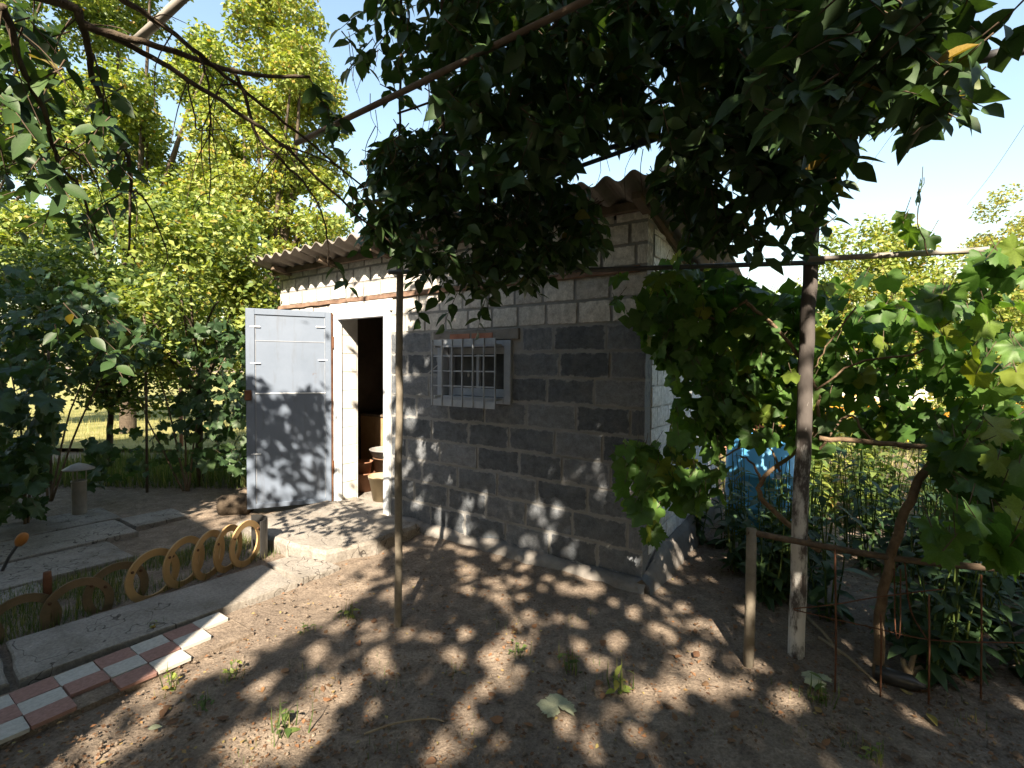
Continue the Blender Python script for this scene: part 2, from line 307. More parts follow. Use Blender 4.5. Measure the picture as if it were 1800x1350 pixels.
def nrmz(a): return a/np.maximum(np.linalg.norm(a, axis=1, keepdims=True), 1e-9)
def cloud(name, T, pos, dirs, nrm, size, m, parent=None, stuff=True):
    V, Fc = T; n = len(pos); y = nrmz(np.asarray(dirs, float)); z = np.asarray(nrm, float)
    z = nrmz(z-y*np.sum(z*y, 1, keepdims=True)); x = np.cross(y, z); s = np.asarray(size, float).reshape(-1, 1, 1)
    P = np.asarray(pos, float)[:, None, :]+s*(x[:, None, :]*V[None, :, 0:1]+y[:, None, :]*V[None, :, 1:2]+z[:, None, :]*V[None, :, 2:3])
    kf = (Fc[None]+(np.arange(n)*len(V))[:, None, None]).reshape(-1, 3); me = bpy.data.meshes.new(name)
    me.vertices.add(n*len(V)); me.vertices.foreach_set('co', P.reshape(-1).astype(np.float32))
    me.loops.add(kf.size); me.loops.foreach_set('vertex_index', kf.reshape(-1).astype(np.int32))
    me.polygons.add(len(kf)); me.polygons.foreach_set('loop_start', (np.arange(len(kf))*3).astype(np.int32))
    me.update(); me.validate(); me.materials.append(m)
    o = link(name, me, None, parent, True)
    if stuff: o['kind'] = 'stuff'
    return o
def tmesh(name, T, m):
    me = bpy.data.meshes.new(name); me.from_pydata([tuple(p) for p in T[0]], [], [tuple(int(i) for i in q) for q in T[1]])
    me.polygons.foreach_set('use_smooth', np.ones(len(me.polygons), bool)); me.materials.append(m); return me
def frame_mat(pos, d, nz, s):
    y = Vector(d).normalized(); z = Vector(nz); z = (z-y*z.dot(y)); z = z.normalized() if z.length > 1e-5 else y.orthogonal().normalized(); x = y.cross(z)
    return Matrix.Translation(Vector(pos)) @ Matrix(((x.x*s, y.x*s, z.x*s, 0), (x.y*s, y.y*s, z.y*s, 0), (x.z*s, y.z*s, z.z*s, 0), (0, 0, 0, 1)))
def leaf_parts(meshes, P, d, nz, s, parent, name='leaf'):
    """each of these leaves is an object of its own, a part of its plant"""
    inv = parent.matrix_basis.inverted()
    for i in range(len(P)):
        o = bpy.data.objects.new(name, meshes[i % len(meshes)]); COL.objects.link(o); o.parent = parent
        o.matrix_basis = inv @ frame_mat(P[i], d[i], nz[i], s[i])
def rnd_dirs(n, down=0.6, up=0.7):
    d = rng.normal(size=(n, 3)); d[:, 2] = d[:, 2]*0.5-down; z = rng.normal(size=(n, 3))*0.6; z[:, 2] += up; return nrmz(d), nrmz(z)
def in_poly(x, y, poly):
    c = False; n = len(poly)
    for i in range(n):
        x0, y0 = poly[i]; x1, y1 = poly[(i+1) % n]
        if (y0 > y) != (y1 > y) and x < (x1-x0)*(y-y0)/(y1-y0)+x0: c = not c
    return c

# ================================================================== SETTING: ground, lawn, path
def make_ground():
    n = 250; u = np.linspace(-1, 1, n); wv = 6.0*u+240*np.sign(u)*np.abs(u)**7
    X, Y = np.meshgrid(wv, wv+3.0); Z = np.zeros_like(X)
    for i in range(n):
        for j in range(n):
            x, y = X[i, j], Y[i, j]
            if abs(x) < 9 and abs(y-3) < 9:
                Z[i, j] = 0.020*noise.noise((x*1.3, y*1.3, 0))+0.016*noise.noise((x*5, y*5, 3))+0.010*noise.noise((x*13, y*14, 5))
                q = SL((x, y, 0))
                if -5 < q.x < 0.6 and -0.45 < q.y < 2.8: Z[i, j] += 0.02*max(0, 1-abs(q.y+0.1)/0.35) if q.x > -2.3 else 0
                if q.x < -1.5 and q.y < -1.2: Z[i, j] = Z[i, j]*.35-.012
            else: Z[i, j] = 0.05*noise.noise((x*0.2, y*0.2, 0))
    idx = np.arange(n*n).reshape(n, n); Fq = np.stack([idx[:-1, :-1], idx[:-1, 1:], idx[1:, 1:], idx[1:, :-1]], -1).reshape(-1, 4)
    me = bpy.data.meshes.new('ground'); me.from_pydata(np.stack([X, Y, Z], -1).reshape(-1, 3).tolist(), [], Fq.tolist())
    o = link('ground', me, M['soil'], None, True); o['kind'] = 'structure'; return o
make_ground()
def sheet(name, poly, z, m, kind='structure'):
    me = bpy.data.meshes.new(name); me.from_pydata([(p[0], p[1], z) for p in poly], [], [tuple(range(len(poly)))])
    o = link(name, me, m); o['kind'] = kind; return o
sheet('lawn', [(-60, 9.5), (-3.6, 8.2), (-1.0, 9.6), (2.5, 9.0), (60, 12), (60, 120), (-60, 120)], 0.07, M['lawn'])

# path slabs lie square to the shed
path = empty('path', S(-2.2, -2, 0), SA); path['kind'] = 'structure'
def slab(poly, z0, z1, m=M['concrete'], name='slab'):
    b = MB(); pts = []
    for i, p in enumerate(poly):                                   # broken, slightly wandering edges
        q = poly[(i+1) % len(poly)]
        for kk in range(6):
            t = kk/6; j = 0.0 if kk == 0 else 0.006
            pts.append((p[0]+(q[0]-p[0])*t+random.uniform(-j, j), p[1]+(q[1]-p[1])*t+random.uniform(-j, j)))
    cx = sum(p[0] for p in pts)/len(pts); cy = sum(p[1] for p in pts)/len(pts)
    n = len(pts); v = [(x, y, z0) for x, y in pts]+[(x, y, z1-0.008) for x, y in pts]+[(x+(cx-x)*0.012, y+(cy-y)*0.012, z1+random.uniform(-.002, .002)) for x, y in pts]
    b.add(v, [(i, (i+1) % n, n+(i+1) % n, n+i) for i in range(n)]+[(n+i, n+(i+1) % n, 2*n+(i+1) % n, 2*n+i) for i in range(n)]+[tuple(range(2*n, 3*n))])
    o = b.build(name, m, path); o.location = (2.2, 2, 0); return o
def rect(x0, x1, y0, y1): return [(x0, y0), (x1, y0), (x1, y1), (x0, y1)]
slab([(-2.53, -2.60), (-2.04, -2.64), (-1.98, -1.75), (-1.95, -1.30), (-2.43, -1.28)], -0.05, 0.035)
slab([(-2.60, -4.3), (-2.06, -4.3), (-2.05, -2.67), (-2.55, -2.63)], -0.05, 0.032)
slab([(-2.42, -1.25), (-1.95, -1.27), (-1.93, -0.98), (-2.40, -0.98)], -0.05, 0.04)
for x0, x1, y0, y1 in [(-4.60, -4.02, -4.6, -1.52), (-3.98, -3.42, -4.6, -1.75), (-5.20, -4.64, -4.6, -1.45), (-3.38, -3.10, -4.6, -2.3), (-4.60, -4.20, -1.48, -1.05)]:
    slab(rect(x0, x1, y0, y1), -0.05, 0.03+random.uniform(-.006, .006))
tiles = empty('tile_strip', S(-1.8, -3, 0), SA); tiles['kind'] = 'structure'
bed = MB().box(-1.99, -1.60, -5.4, -1.78, -0.05, 0.012).build('tile_bed', M['soil'], tiles); bed.location = (1.8, 3, 0)
tme = {}
for key in ('tilered', 'tilewhite'):
    tme[key] = MB().cbox(-.5, .5, -.5, .5, 0, 1, 0.03).mesh('tile'); tme[key].materials.append(M[key])
TS = 0.118
for r in range(3):
    for c in range(28):
        x = -1.955+r*(TS+.004)+TS/2; y = -1.80-c*(TS*1.22+.004)-TS*0.61
        if r == 2 and c in (0, 1, 4): continue
        if r == 1 and c in (0,): continue
        o = bpy.data.objects.new('tile', tme['tilered' if (r+c) % 2 else 'tilewhite']); COL.objects.link(o); o.parent = tiles
        o.location = (x+1.8+random.uniform(-.003, .003), y+3+random.uniform(-.003, .003), 0.0125); o.scale = (TS, TS*1.22, 0.014+random.uniform(0, .005))
        o.rotation_euler = (random.uniform(-.02, .02), random.uniform(-.02, .02), random.uniform(-.02, .02))

# ================================================================== SHED
shed = empty('shed', CORNER, SA)
tag(shed, 'small cinder block shed with white brick upper courses and corrugated roof', 'shed')
LEN, DEP = 4.38, 2.3
def zr(y): return 2.66-0.20*(y+0.30)
DX0, DX1, DTOP = -3.31, -2.56, 2.03
WX0, WX1, WZ0, WZ1 = -1.81, -1.14, 1.24, 1.69
fw = MB(); y0, y1 = 0.0105, 0.20
for a in ((-LEN, DX0, -.1, 2.45), (DX1, WX0, -.1, 2.45), (WX1, -0.012, -.1, 2.45), (DX0, DX1, DTOP, 2.45), (WX0, WX1, -.1, WZ0), (WX0, WX1, WZ1, 2.45)):
    fw.box(a[0], a[1], y0, y1, a[2], a[3])
fw.box(-LEN, -0.012, y0, y1, 2.45, zr(0.2)-0.035)
front = fw.build('front_wall', M['mortar'], shed)
def side_core(x0, x1, m, name):
    pr = [(0.2, -.1), (DEP, -.1), (DEP, zr(DEP)-.04), (0.2, zr(0.2)-.04)]
    v = [(x0, p[0], p[1]) for p in pr]+[(x1, p[0], p[1]) for p in pr]
    return MB().add(v, [(0, 1, 2, 3), (7, 6, 5, 4)]+[(i, i+4, (i+1) % 4+4, (i+1) % 4) for i in range(4)]).build(name, m, shed)
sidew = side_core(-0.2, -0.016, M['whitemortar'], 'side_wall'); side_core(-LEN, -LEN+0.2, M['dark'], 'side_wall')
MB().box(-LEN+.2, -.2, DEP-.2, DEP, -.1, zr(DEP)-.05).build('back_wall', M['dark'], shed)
MB().box(-LEN+.2, -.2, .2, DEP-.2, -.1, 0.06).build('floor', M['concrete'], shed)
# unit bricks (front towards -y)
def unit_brick(seed):
    r = random.Random(seed); nx, nz = 4, 3; v = []; idx = {}
    for i in range(nx):
        for j in range(nz):
            edge = i in (0, nx-1) or j in (0, nz-1)
            idx[i, j] = len(v)
            v.append((-.5+i/(nx-1)+r.uniform(-.012, .012)-(0 if not edge else 0), (0.035 if edge else 0)+r.uniform(0, .03), -.5+j/(nz-1)+r.uniform(-.02, .02)))
    f = [(idx[i, j], idx[i+1, j], idx[i+1, j+1], idx[i, j+1]) for i in range(nx-1) for j in range(nz-1)]
    ring = [idx[i, 0] for i in range(nx)]+[idx[nx-1, 1]]+[idx[i, nz-1] for i in range(nx-1, -1, -1)]+[idx[0, 1]]
    bk = []
    for q in ring: bk.append(len(v)); v.append((v[q][0], 1.0, v[q][2]))
    k = len(ring); f += [(ring[(i+1) % k], ring[i], bk[i], bk[(i+1) % k]) for i in range(k)]
    me = bpy.data.meshes.new('brick'); me.from_pydata(v, [], f); me.update(); return me
UB = {}
for key in ('block', 'silicate', 'whitewash'):
    UB[key] = [unit_brick(s) for s in range(6)]
    for me in UB[key]: me.materials.append(M[key])
def brick(x0, x1, z0, z1, key, name, parent, proud=0.0, depth=0.11, side=False):
    o = bpy.data.objects.new(name, random.choice(UB[key])); COL.objects.link(o); o.parent = parent
    j = random.uniform(-.004, .004)-proud
    if side: o.location = (0-j, (x0+x1)/2, (z0+z1)/2); o.rotation_euler = (0, 0, math.pi/2)
    else: o.location = ((x0+x1)/2, j, (z0+z1)/2)
    o.scale = (x1-x0, depth, z1-z0); return o
def course(x0, x1, z0, z1, ln, key, name, parent, holes, gap, phase, side=False, jl=0.0):
    x = x0-phase
    while x < x1-.02:
        l2 = ln*(1+random.uniform(-jl, jl)); a, b = max(x, x0), min(x+l2, x1); x += l2; segs = [(a, b)]
        for hx0, hx1, hz0, hz1 in holes:
            if hz1 <= z0+.02 or hz0 >= z1-.02: continue
            segs = [q for s_ in segs for q in ((s_[0], min(s_[1], hx0)), (max(s_[0], hx1), s_[1])) if q[1]-q[0] > 0.03]
        for a, b in segs: brick(a+gap/2, b-gap/2, z0+gap/2, z1-gap/2, key, name, parent, side=side)
holes = [(DX0-.01, DX1+.07, 0, 2.15), (WX0-.03, WX1+.03, WZ0+.005, WZ1+.03), (-1.95, -1.0, WZ1, 1.82)]
RH = 0.195
for r in range(9):
    z = 0.065+r*RH; course(-LEN, 0, z, z+RH, 0.405, 'block', 'block', front, holes, 0.019, (0.0, 0.21, 0.09, 0.30)[r % 4], jl=0.06)
for r in range(2):
    z = 1.82+r*0.168; course(-LEN, 0, z, z+0.168, 0.262, 'silicate', 'brick', front, holes, 0.022, (0.0, 0.13)[r % 2], jl=0.05)
for r in range(3):
    z = 2.195+r*0.147; course(-LEN, 0, z, min(z+0.147, 2.60), 0.262, 'silicate', 'brick', front, [], 0.020, (0.07, 0.2)[r % 2], jl=0.05)
# side wall: whitewashed bricks following the roof slope
for r in range(17):
    z = 0.20+r*0.148; x = 0.12-(0.0 if r % 2 else 0.13)
    while x < DEP-.02:
        a, b = max(x, 0.125), min(x+0.262, DEP); x += 0.262
        top = min(z+0.148, zr(b)-.06)
        if top-z > 0.04 and b-a > .04: brick(a+.006, b-.006, z+.006, top-.006, 'whitewash', 'brick', sidew, side=True)
# concrete plinth
pl = MB(); pts = []
for i in range(36):
    x = DX1+0.05+(0.03-DX1-0.05)*i/35; pts.append((x, -0.055-0.03*abs(noise.noise((x*4, 0, 0)))-(0.05*max(0, noise.noise((x*1.7, 3, 0))))))
n = len(pts); ht = [0.075+0.035*noise.noise((p[0]*3, 7, 0)) for p in pts]
v = [(p[0], p[1]-0.03, -.06) for p in pts]+[(p[0], p[1], h-.03) for p, h in zip(pts, ht)]+[(p[0], -0.012, h+.02) for p, h in zip(pts, ht)]+[(p[0], 0.05, -.06) for p in pts]
f = [(r*n+i, r*n+i+1, (r+1)*n+i+1, (r+1)*n+i) for r in range(3) for i in range(n-1)]
pl.add(v, f).build('plinth', M['plinth'], shed, True)
pl = MB(); ys = [0.0+DEP*i/20 for i in range(21)]; n = 21
v = [(0.09+.025*noise.noise((y*4, 1, 2)), y-.06, -.06) for y in ys]+[(0.055+.02*noise.noise((y*5, 4, 2)), y-.04, (0.17+.04*noise.noise((y*3, 9, 0)))*min(1, .35+y*1.5)) for y in ys]+[(0.006, y-.04, (0.235+.03*noise.noise((y*4, 2, 0)))*min(1, .42+y*1.5)) for y in ys]+[(-0.05, y-.04, 0.05) for y in ys]
pl.add(v, [(r*n+i, r*n+i+1, (r+1)*n+i+1, (r+1)*n+i) for r in range(3) for i in range(n-1)]+[(3*n, 2*n, n, 0)]).build('plinth', M['plinth'], shed, True)
# rusty lintel band and wall plate
b = MB(); xs = np.linspace(-LEN-.02, -.06, 60); v = []
for x in xs:
    t = 0.012*noise.noise((x*6, 0, 4)); v += [(x, -0.016, 2.156+t*.8), (x, -0.018, 2.192+.006*noise.noise((x*9, 5, 1))), (x, 0.02, 2.196), (x, 0.02, 2.15)]
f = [(i*4+j, (i+1)*4+j, (i+1)*4+(j+1) % 4, i*4+(j+1) % 4) for i in range(59) for j in range(4)]+[(0, 1, 2, 3), tuple(59*4+q for q in (3, 2, 1, 0))]
b.add(v, f).build('lintel_band', M['rustband'], shed)
MB().cbox(-LEN-.05, 0.06, -.055, -.010, 2.545, 2.610, .006).build('wall_plate', M['oldwood'], shed)
# plaster around the doorway
MB().cbox(DX0-.10, DX1+.10, -.012, .02, DTOP+.003, 2.15, .006).build('door_lintel', M['plaster'], shed)
MB().cbox(-1.93, -1.02, -.010, .02, WZ1+.035, 1.815, .006).build('window_lintel', M['plinth'], shed)
for x in (-1.62, -1.38): MB().cbox(x-.11, x+.11, -.0155, .015, WZ1+.05, WZ1+.095, .004).build('brick', M['brickred'], front)
MB().cbox(DX0+.002, DX0+.010, 0.02, .26, .06, DTOP, .002).build('reveal', M['plaster'], shed)
rv = MB()
for i in range(10): rv.box(DX0+.011, DX0+.016, .045, .235, .075+i*.196, .075+i*.196+.186, .002)
rv.build('reveal_blocks', M['plaster'], shed)
frm = MB()
frm.cbox(DX1-.012, DX1+.065, -.020, .05, .03, DTOP+.002, .005); df = frm.build('door_frame', M['frametrim'], shed)
MB().cbox(DX0-.035, DX0+.03, -.018, .045, .03, DTOP+.002, .005).build('jamb', M['frametrim'], df)
MB().cbox(DX0+.03, DX1-.012, -.016, .045, DTOP-.045, DTOP, .004).build('head', M['frametrim'], df)
MB().cbox(DX0-.02, DX1+.05, -.09, .21, 0.0, 0.085, .012).build('sill', M['concrete'], df)
# roof
roof = MB().cbox(-LEN-.06, 0.10, 1.10, 1.17, zr(1.1)-.12, zr(1.1)-.035, .005).build('roof', M['oldwood'], shed)
PER, AMP = 0.178, 0.026
def roof_sheet(x0, x1, lift):
    nx = int((x1-x0)/PER*10); xs = np.linspace(x0, x1, nx+1); ysr = np.linspace(-.31, DEP+.28, 5); v = []
    for side in (0, 1):
        for y in ysr:
            for x in xs: v.append((x, y, zr(y)+lift+AMP*math.cos(2*math.pi*x/PER)+(0.007 if side else 0)+0.004*noise.noise((x*2, y*2, 0))))
    a = len(xs); q = len(ysr)*a; f = []
    for j in range(len(ysr)-1):
        for i in range(a-1):
            p = j*a+i; f += [(p, p+a, p+a+1, p+1), (q+p, q+p+1, q+p+a+1, q+p+a)]
    for i in range(a-1):
        f.append((i, i+1, q+i+1, q+i)); p = (len(ysr)-1)*a+i; f.append((p+1, p, q+p, q+p+1))
    for j in range(len(ysr)-1):
        p = j*a; f.append((p+a, p, q+p, q+p+a)); p = j*a+a-1; f.append((p, p+a, q+p+a, q+p))
    return MB().add(v, f).build('roof_sheet', M['slate'], roof)
for i in range(5):
    a = -LEN-.12+i*5*PER*1.07; roof_sheet(a, min(a+5*PER*1.07+.06, 0.33), 0.012+(0.009 if i % 2 else 0))
for i in range(6): MB().cbox(-4.2+i*.82, -4.13+i*.82, -.22, DEP+.1, 0, .05, .004)
for i in range(6):
    x = -4.2+i*.83; b = MB(); b.add([(x+dx, y, zr(y)-.028-dz) for y in (-.2, DEP+.1) for dx in (0, .06) for dz in (0.045, 0)], [(0, 1, 3, 2), (4, 6, 7, 5), (0, 4, 5, 1), (2, 3, 7, 6), (0, 2, 6, 4), (1, 5, 7, 3)]); b.build('rafter', M['oldwood'], roof)
# door leaf, swung out
dm = MB().cbox(0, .79, -.012, .018, .075, 2.065, .003).build('door', M['doorpaint'], shed)
dm.location = (DX0-.04, -.035, 0); dm.rotation_euler = (0, 0, math.radians(-123.5)); dm['label'] = 'pale grey sheet metal door leaf swung open'
for a in ((.71, .787, .019, .030, .078, 2.062), (.004, .060, .019, .030, .078, 2.062), (.0605, .7095, .019, .030, 2.005, 2.062), (.0605, .7095, .019, .030, .078, .125)):
    MB().cbox(*a, .003).build('rail', M['doorpaint'], dm)
for z in (1.745,): MB().cbox(.0607, .7093, .0185, .0225, z, z+.006, .001).build('seam', M['doorseam'], dm)
for z in (1.22,): MB().cbox(.0607, .7093, .0185, .024, z, z+.012, .002).build('seam', M['frametrim'], dm)
for x in (.0615, .7015): MB().cbox(x, x+.005, .0186, .0215, .13, 2.0, .001).build('seam', M['doorseam'], dm)
for x, z in ((.66, 1.88), (.06, 1.90), (.66, 1.52), (.04, 1.56), (.66, .62)):
    MB().cbox(x, x+.09, .0305, .0335, z, z+.012, .001).build('tack_weld', M['frametrim'], dm)
for z in (.45, 1.75):
    MB().tube([(-.012, .012, z-.06), (-.012, .012, z+.06)], .014, 10).build('hinge', M['rust'], dm)
MB().cbox(.74, .80, .031, .05, 1.16, 1.26, .006).build('lock', M['rust'], dm)
MB().cbox(-.012, .002, -.02, .02, .08, 2.06, .003).build('edge_strip', M['rust'], dm)
# window and grille
wn = MB(); wn.box(WX0-.005, WX1+.005, .09, .10, WZ0-.005, WZ1+.005)
win = wn.build('window', M['glass'], shed)
for a in ((WX0-.055, WX0+.012, -.022, .05, WZ0-.03, WZ1+.03), (WX1-.012, WX1+.055, -.022, .05, WZ0-.03, WZ1+.03), (WX0+.012, WX1-.012, -.020, .05, WZ1-.018, WZ1+.03), (WX0+.012, WX1-.012, -.020, .05, WZ0-.03, WZ0+.018)):
    MB().cbox(*a, .004).build('frame', M['winpaint'], win)
for a in ((WX0+.012, WX0+.06, .05, .088, WZ0, WZ1), (WX1-.06, WX1-.012, .05, .088, WZ0, WZ1), (WX0+.06, WX1-.06, .052, .087, WZ1-.075, WZ1-.02), (WX0+.06, WX1-.06, .052, .087, WZ0+.02, WZ0+.085), ((WX0+WX1)/2-.015, (WX0+WX1)/2+.015, .054, .086, WZ0+.085, WZ1-.075)):
    MB().cbox(*a, .003).build('sash', M['winpaint'], win)
gr = MB().cbox(WX0-.03, WX1-.03, -.105, -.098, WZ1-.005, WZ1+.045, .002).build('window_grille', M['grillepaint'], shed)
MB().cbox(WX0-.03, WX1-.03, -.105, -.098, WZ0-.065, WZ0-.010, .002).build('grille_band', M['grillepaint'], gr)
for i in range(7):
    x = WX0-.03+(WX1-WX0)*i/6; MB().cbox(x-.005, x+.005, -.118, -.1055, WZ0-.064, WZ1+.044, .001).build('grille_bar', M['grillepaint'], gr)
for i in range(3):
    z = WZ0+.10+i*.125; MB().cbox(WX0-.03, WX1-.03, -.1045, -.097, z, z+.011, .001).build('grille_bar', M['grillepaint'], gr)
for x in (WX0-.03, WX1-.05):
    for z in (WZ0+.0, WZ1-.02): MB().cbox(x, x+.02, -.097, -.015, z, z+.02, .002).build('grille_bracket', M['grillepaint'], gr)
# doorstep slab
b = MB(); poly = [(-3.34, -.10), (-3.36, -1.0), (-2.95, -1.06), (-2.4, -1.03), (-2.10, -.98), (-1.98, -.60), (-2.0, -.10)]
def doorstep():
    pts = []
    for i, p in enumerate(poly):
        q = poly[(i+1) % len(poly)]
        for kk in range(5): pts.append((p[0]+(q[0]-p[0])*kk/5+random.uniform(-.012, .012), p[1]+(q[1]-p[1])*kk/5+random.uniform(-.012, .012)))
    n = len(pts); cx, cy = -2.6, -.55
    v = [(x, y, -.05) for x, y in pts]+[(x, y, .085) for x, y in pts]+[(x+(cx-x)*.03, y+(cy-y)*.03, .112+random.uniform(-.005, .005)) for x, y in pts]
    o = MB().add(v, [(i, (i+1) % n, n+(i+1) % n, n+i) for i in range(n)]+[(n+i, n+(i+1) % n, 2*n+(i+1) % n, 2*n+i) for i in range(n)]+[tuple(range(2*n, 3*n))]).build('doorstep', M['concrete'])
    o.location = CORNER; o.rotation_euler = (0, 0, SA); return o
tag(doorstep(), 'broken edged concrete slab laid as a step before the open door', 'step')

# things inside the shed
def at_s(x, y, z): return S(x, y, z)
cab = empty('cabinet', S(-3.55, .98, .06), SA); tag(cab, 'ochre boarded cupboard standing in the dark shed behind the pots', 'cabinet')
for i in range(4): MB().cbox(-.60+i*.305, -.30+i*.305, -.012, .012, 0, .80, .004).build('board', M['ochre'], cab)
MB().cbox(-.61, .63, .013, .42, 0, .79, .004).build('carcass', M['oldwood'], cab)
MB().cbox(-.62, .64, -.03, .45, .805, .835, .004).build('top', M['oldwood'], cab)
def bucket(p, r0, r1, h, m, label, name='bucket', rim=True, handle=True):
    o = MB().lathe([(0.001, .004), (r0, .004), (r1, h), (r1+.006, h), (r1+.006, h-.012), (r1-.004, h-.012), (r0-.006, .012), (.001, .012)], 22).build(name, m, None, True, p)
    tag(o, label, name.split('_')[-1])
    if handle:
        MB().tube([(math.cos(a)*(r1+.012), .006+.03*math.sin(a), h-.02-math.sin(a)*.10) for a in np.linspace(0, math.pi, 11)], .0025, 5).build('handle', M['steel'], o)
    return o
bucket(S(-3.02, .36, .06), .10, .145, .27, M['enamel'], 'cream coloured bucket on the shed floor inside the doorway')
bucket(S(-3.52, .50, .06), .11, .145, .22, M['terracotta'], 'brown terracotta flower pot under the stacked clay pot', 'flower_pot', handle=False)
bucket(S(-3.52, .50, .235), .08, .11, .17, M['terracotta'], 'smaller clay pot stacked in the terracotta flower pot', 'flower_pot', handle=False)
bucket(S(-3.36, .74, .06), .14, .17, .38, M['darkbucket'], 'dark brown bucket standing against the ochre cupboard')
bucket(S(-2.96, .72, .06), .12, .15, .45, M['enamel'], 'tall cream can behind the door jamb in the shed')
bucket(S(-3.36, .74, .445), .18, .21, .09, M['steel'], 'dull metal pan resting on the brown bucket in the shed', 'pan')

# ================================================================== PERGOLA of poles and pipes
PA = G(700, 1100); PB = G(1400, 1150)
perg = empty('pergola', PA); tag(perg, 'garden pergola of two poles and dark pipes before the shed wall', 'pergola')
def rel(pts, o=None): 
    o = o or PA; return [Vector(p)-Vector(o) for p in pts]
pa_top = Vector((PA.x+.005, PA.y, 2.33))
MB().tube(rel(wob(curve([PA+Vector((0, 0, -.2)), PA+Vector((0, 0, .8)), PA+Vector((.004, 0, 1.5)), pa_top], 5), .003)), taper(16, .022, .019), 10).build('post', M['postwood'], perg, True)
pb_top = Vector((PB.x+.02, PB.y, 2.75))
MB().tube(rel(wob(curve([PB+Vector((0, 0, -.2)), PB+Vector((.0, 0, .9)), PB+Vector((.012, 0, 1.8)), pb_top], 6), .004)), taper(19, .041, .033), 12).build('post', M['limepost'], perg, True)
RA = Vector((PA.x-.05, PA.y-.03, 2.03)); RB = Vector((PB.x+.06, PB.y-.04, 2.05))
MB().tube(rel([RA, (RA+RB)/2+Vector((0, 0, -.012)), RB]), .013, 8).build('rail', M['darkpipe'], perg, True)
MB().tube(rel([Vector((PB.x-.05, PB.y-.075, 2.055)), D(1830, 434, 2.05)]), .014, 8).build('rail', M['greypipe'], perg, True)
def pipe(a, b, r=.012, m='darkpipe', nm='rafter'): MB().tube(rel([a, (a+b)/2+Vector((0, 0, -.004)), b]), r, 8).build(nm, M[m], perg, True)
pipe(D(520, 252, 2.42), D(1040, -4, 1.62), .0125, 'oldwood')
pipe(D(625, 362, 3.0), D(1190, 232, 2.4), .014)
pipe(D(233, 78, 1.9), D(330, -12, 1.72), .016, 'greypipe')
pipe(D(1660, 112, 1.7), D(1830, 80, 1.55), .018)
pipe(Vector((PB.x+.01, PB.y-.02, 2.70)), Vector((PB.x-.25, .2, 2.78)), .016)
pipe(Vector((PA.x, PA.y, 2.28)), D(1190, 232, 2.42), .012)

# ================================================================== YARD OBJECTS, left
v0 = G(140, 908); vent = empty('vent_pipe', v0); tag(vent, 'short grey vent pipe with conical cap beside the slabs', 'vent pipe')
MB().lathe([(.045, 0), (.058, 0), (.060, .05), (.058, .34), (.062, .345), (.062, .36), (.052, .36), (.050, .1), (.045, .1)], 18).build('pipe', M['greypipe'], vent, True)
MB().lathe([(.002, .535), (.06, .515), (.125, .475), (.125, .468), (.06, .505), (.002, .52)], 18).build('cap', M['greypipe'], vent, True)
for a in (0.4, 2.5, 4.6): MB().tube([(.055*math.cos(a), .055*math.sin(a), .33), (.06*math.cos(a), .06*math.sin(a), .505)], .006, 6).build('bracket', M['greypipe'], vent)
# ring edging along the path
ring = empty('ring_edging', S(-2.63, -1.9, 0), SA); tag(ring, 'row of overlapping tan plastic hoops edging the concrete path', 'garden edging')
RO, RI = .172, .126
def hoop(y, z, yaw, m, tilt=0.0):
    b = MB(); n = 30; t = .006; v = []
    for j in range(n):
        a = 2*math.pi*j/n; c, s_ = math.cos(a), math.sin(a)
        v += [(-t, RO*c, RO*s_), (-t, RI*c, RI*s_), (t, RI*c, RI*s_), (t, RO*c, RO*s_)]
    f = [(j*4+q, j*4+(q+1) % 4, ((j+1) % n)*4+(q+1) % 4, ((j+1) % n)*4+q) for j in range(n) for q in range(4)]
    o = b.add(v, f).build('hoop', M[m], ring); o.location = ((-.008 if hoop.k % 2 else .008)+hoop.dx, y, z); o.rotation_euler = (tilt, 0, yaw); hoop.k += 1
    for a in (.55, 2.6): 
        q = MB().lathe([(.001, 0), (.009, 0), (.009, .006), (.001, .010)], 8).build('bolt', M['bolt'], o); q.location = (t, .149*math.cos(a), .149*math.sin(a)); q.rotation_euler = (0, math.pi/2, 0)
    return o
hoop.k = 0; hoop.dx = 0
for y, z, m in ((.60, .155, 'ring'), (.48, .15, 'ring'), (.34, .15, 'ring'), (.19, .145, 'ring'), (.0, .12, 'ring'), (-.19, .09, 'ringold'), (-.38, .06, 'ringold'), (-.62, .05, 'ringold'), (-.86, .04, 'ringold')):
    hoop(y, z, (.5 if y > .1 else .3 if y > -.1 else .1)+random.uniform(-.1, .1), m, random.uniform(-.05, .05))
# black bent strip closing the edging
b = MB(); v = []; n = 16
for i in range(n):
    a = math.radians(-60+i*150/(n-1)); x = -.10+.12*math.sin(a)*1.0; y = .70+.10*math.cos(a)
    v += [(x, y, .0), (x, y, .30), (x+.006, y+.006, .30), (x+.006, y+.006, .0)]
f = [(i*4+q, i*4+(q+1) % 4, (i+1)*4+(q+1) % 4, (i+1)*4+q) for i in range(n-1) for q in range(4)]+[(0, 1, 2, 3), tuple((n-1)*4+q for q in (3, 2, 1, 0))]
o = b.add(v, f).build('rubber_strip', M['black']); o.location = ring.location; o.rotation_euler = (0, 0, SA)
tag(o, 'bent strip of glossy black rubber at the end of the hoops', 'rubber strip')
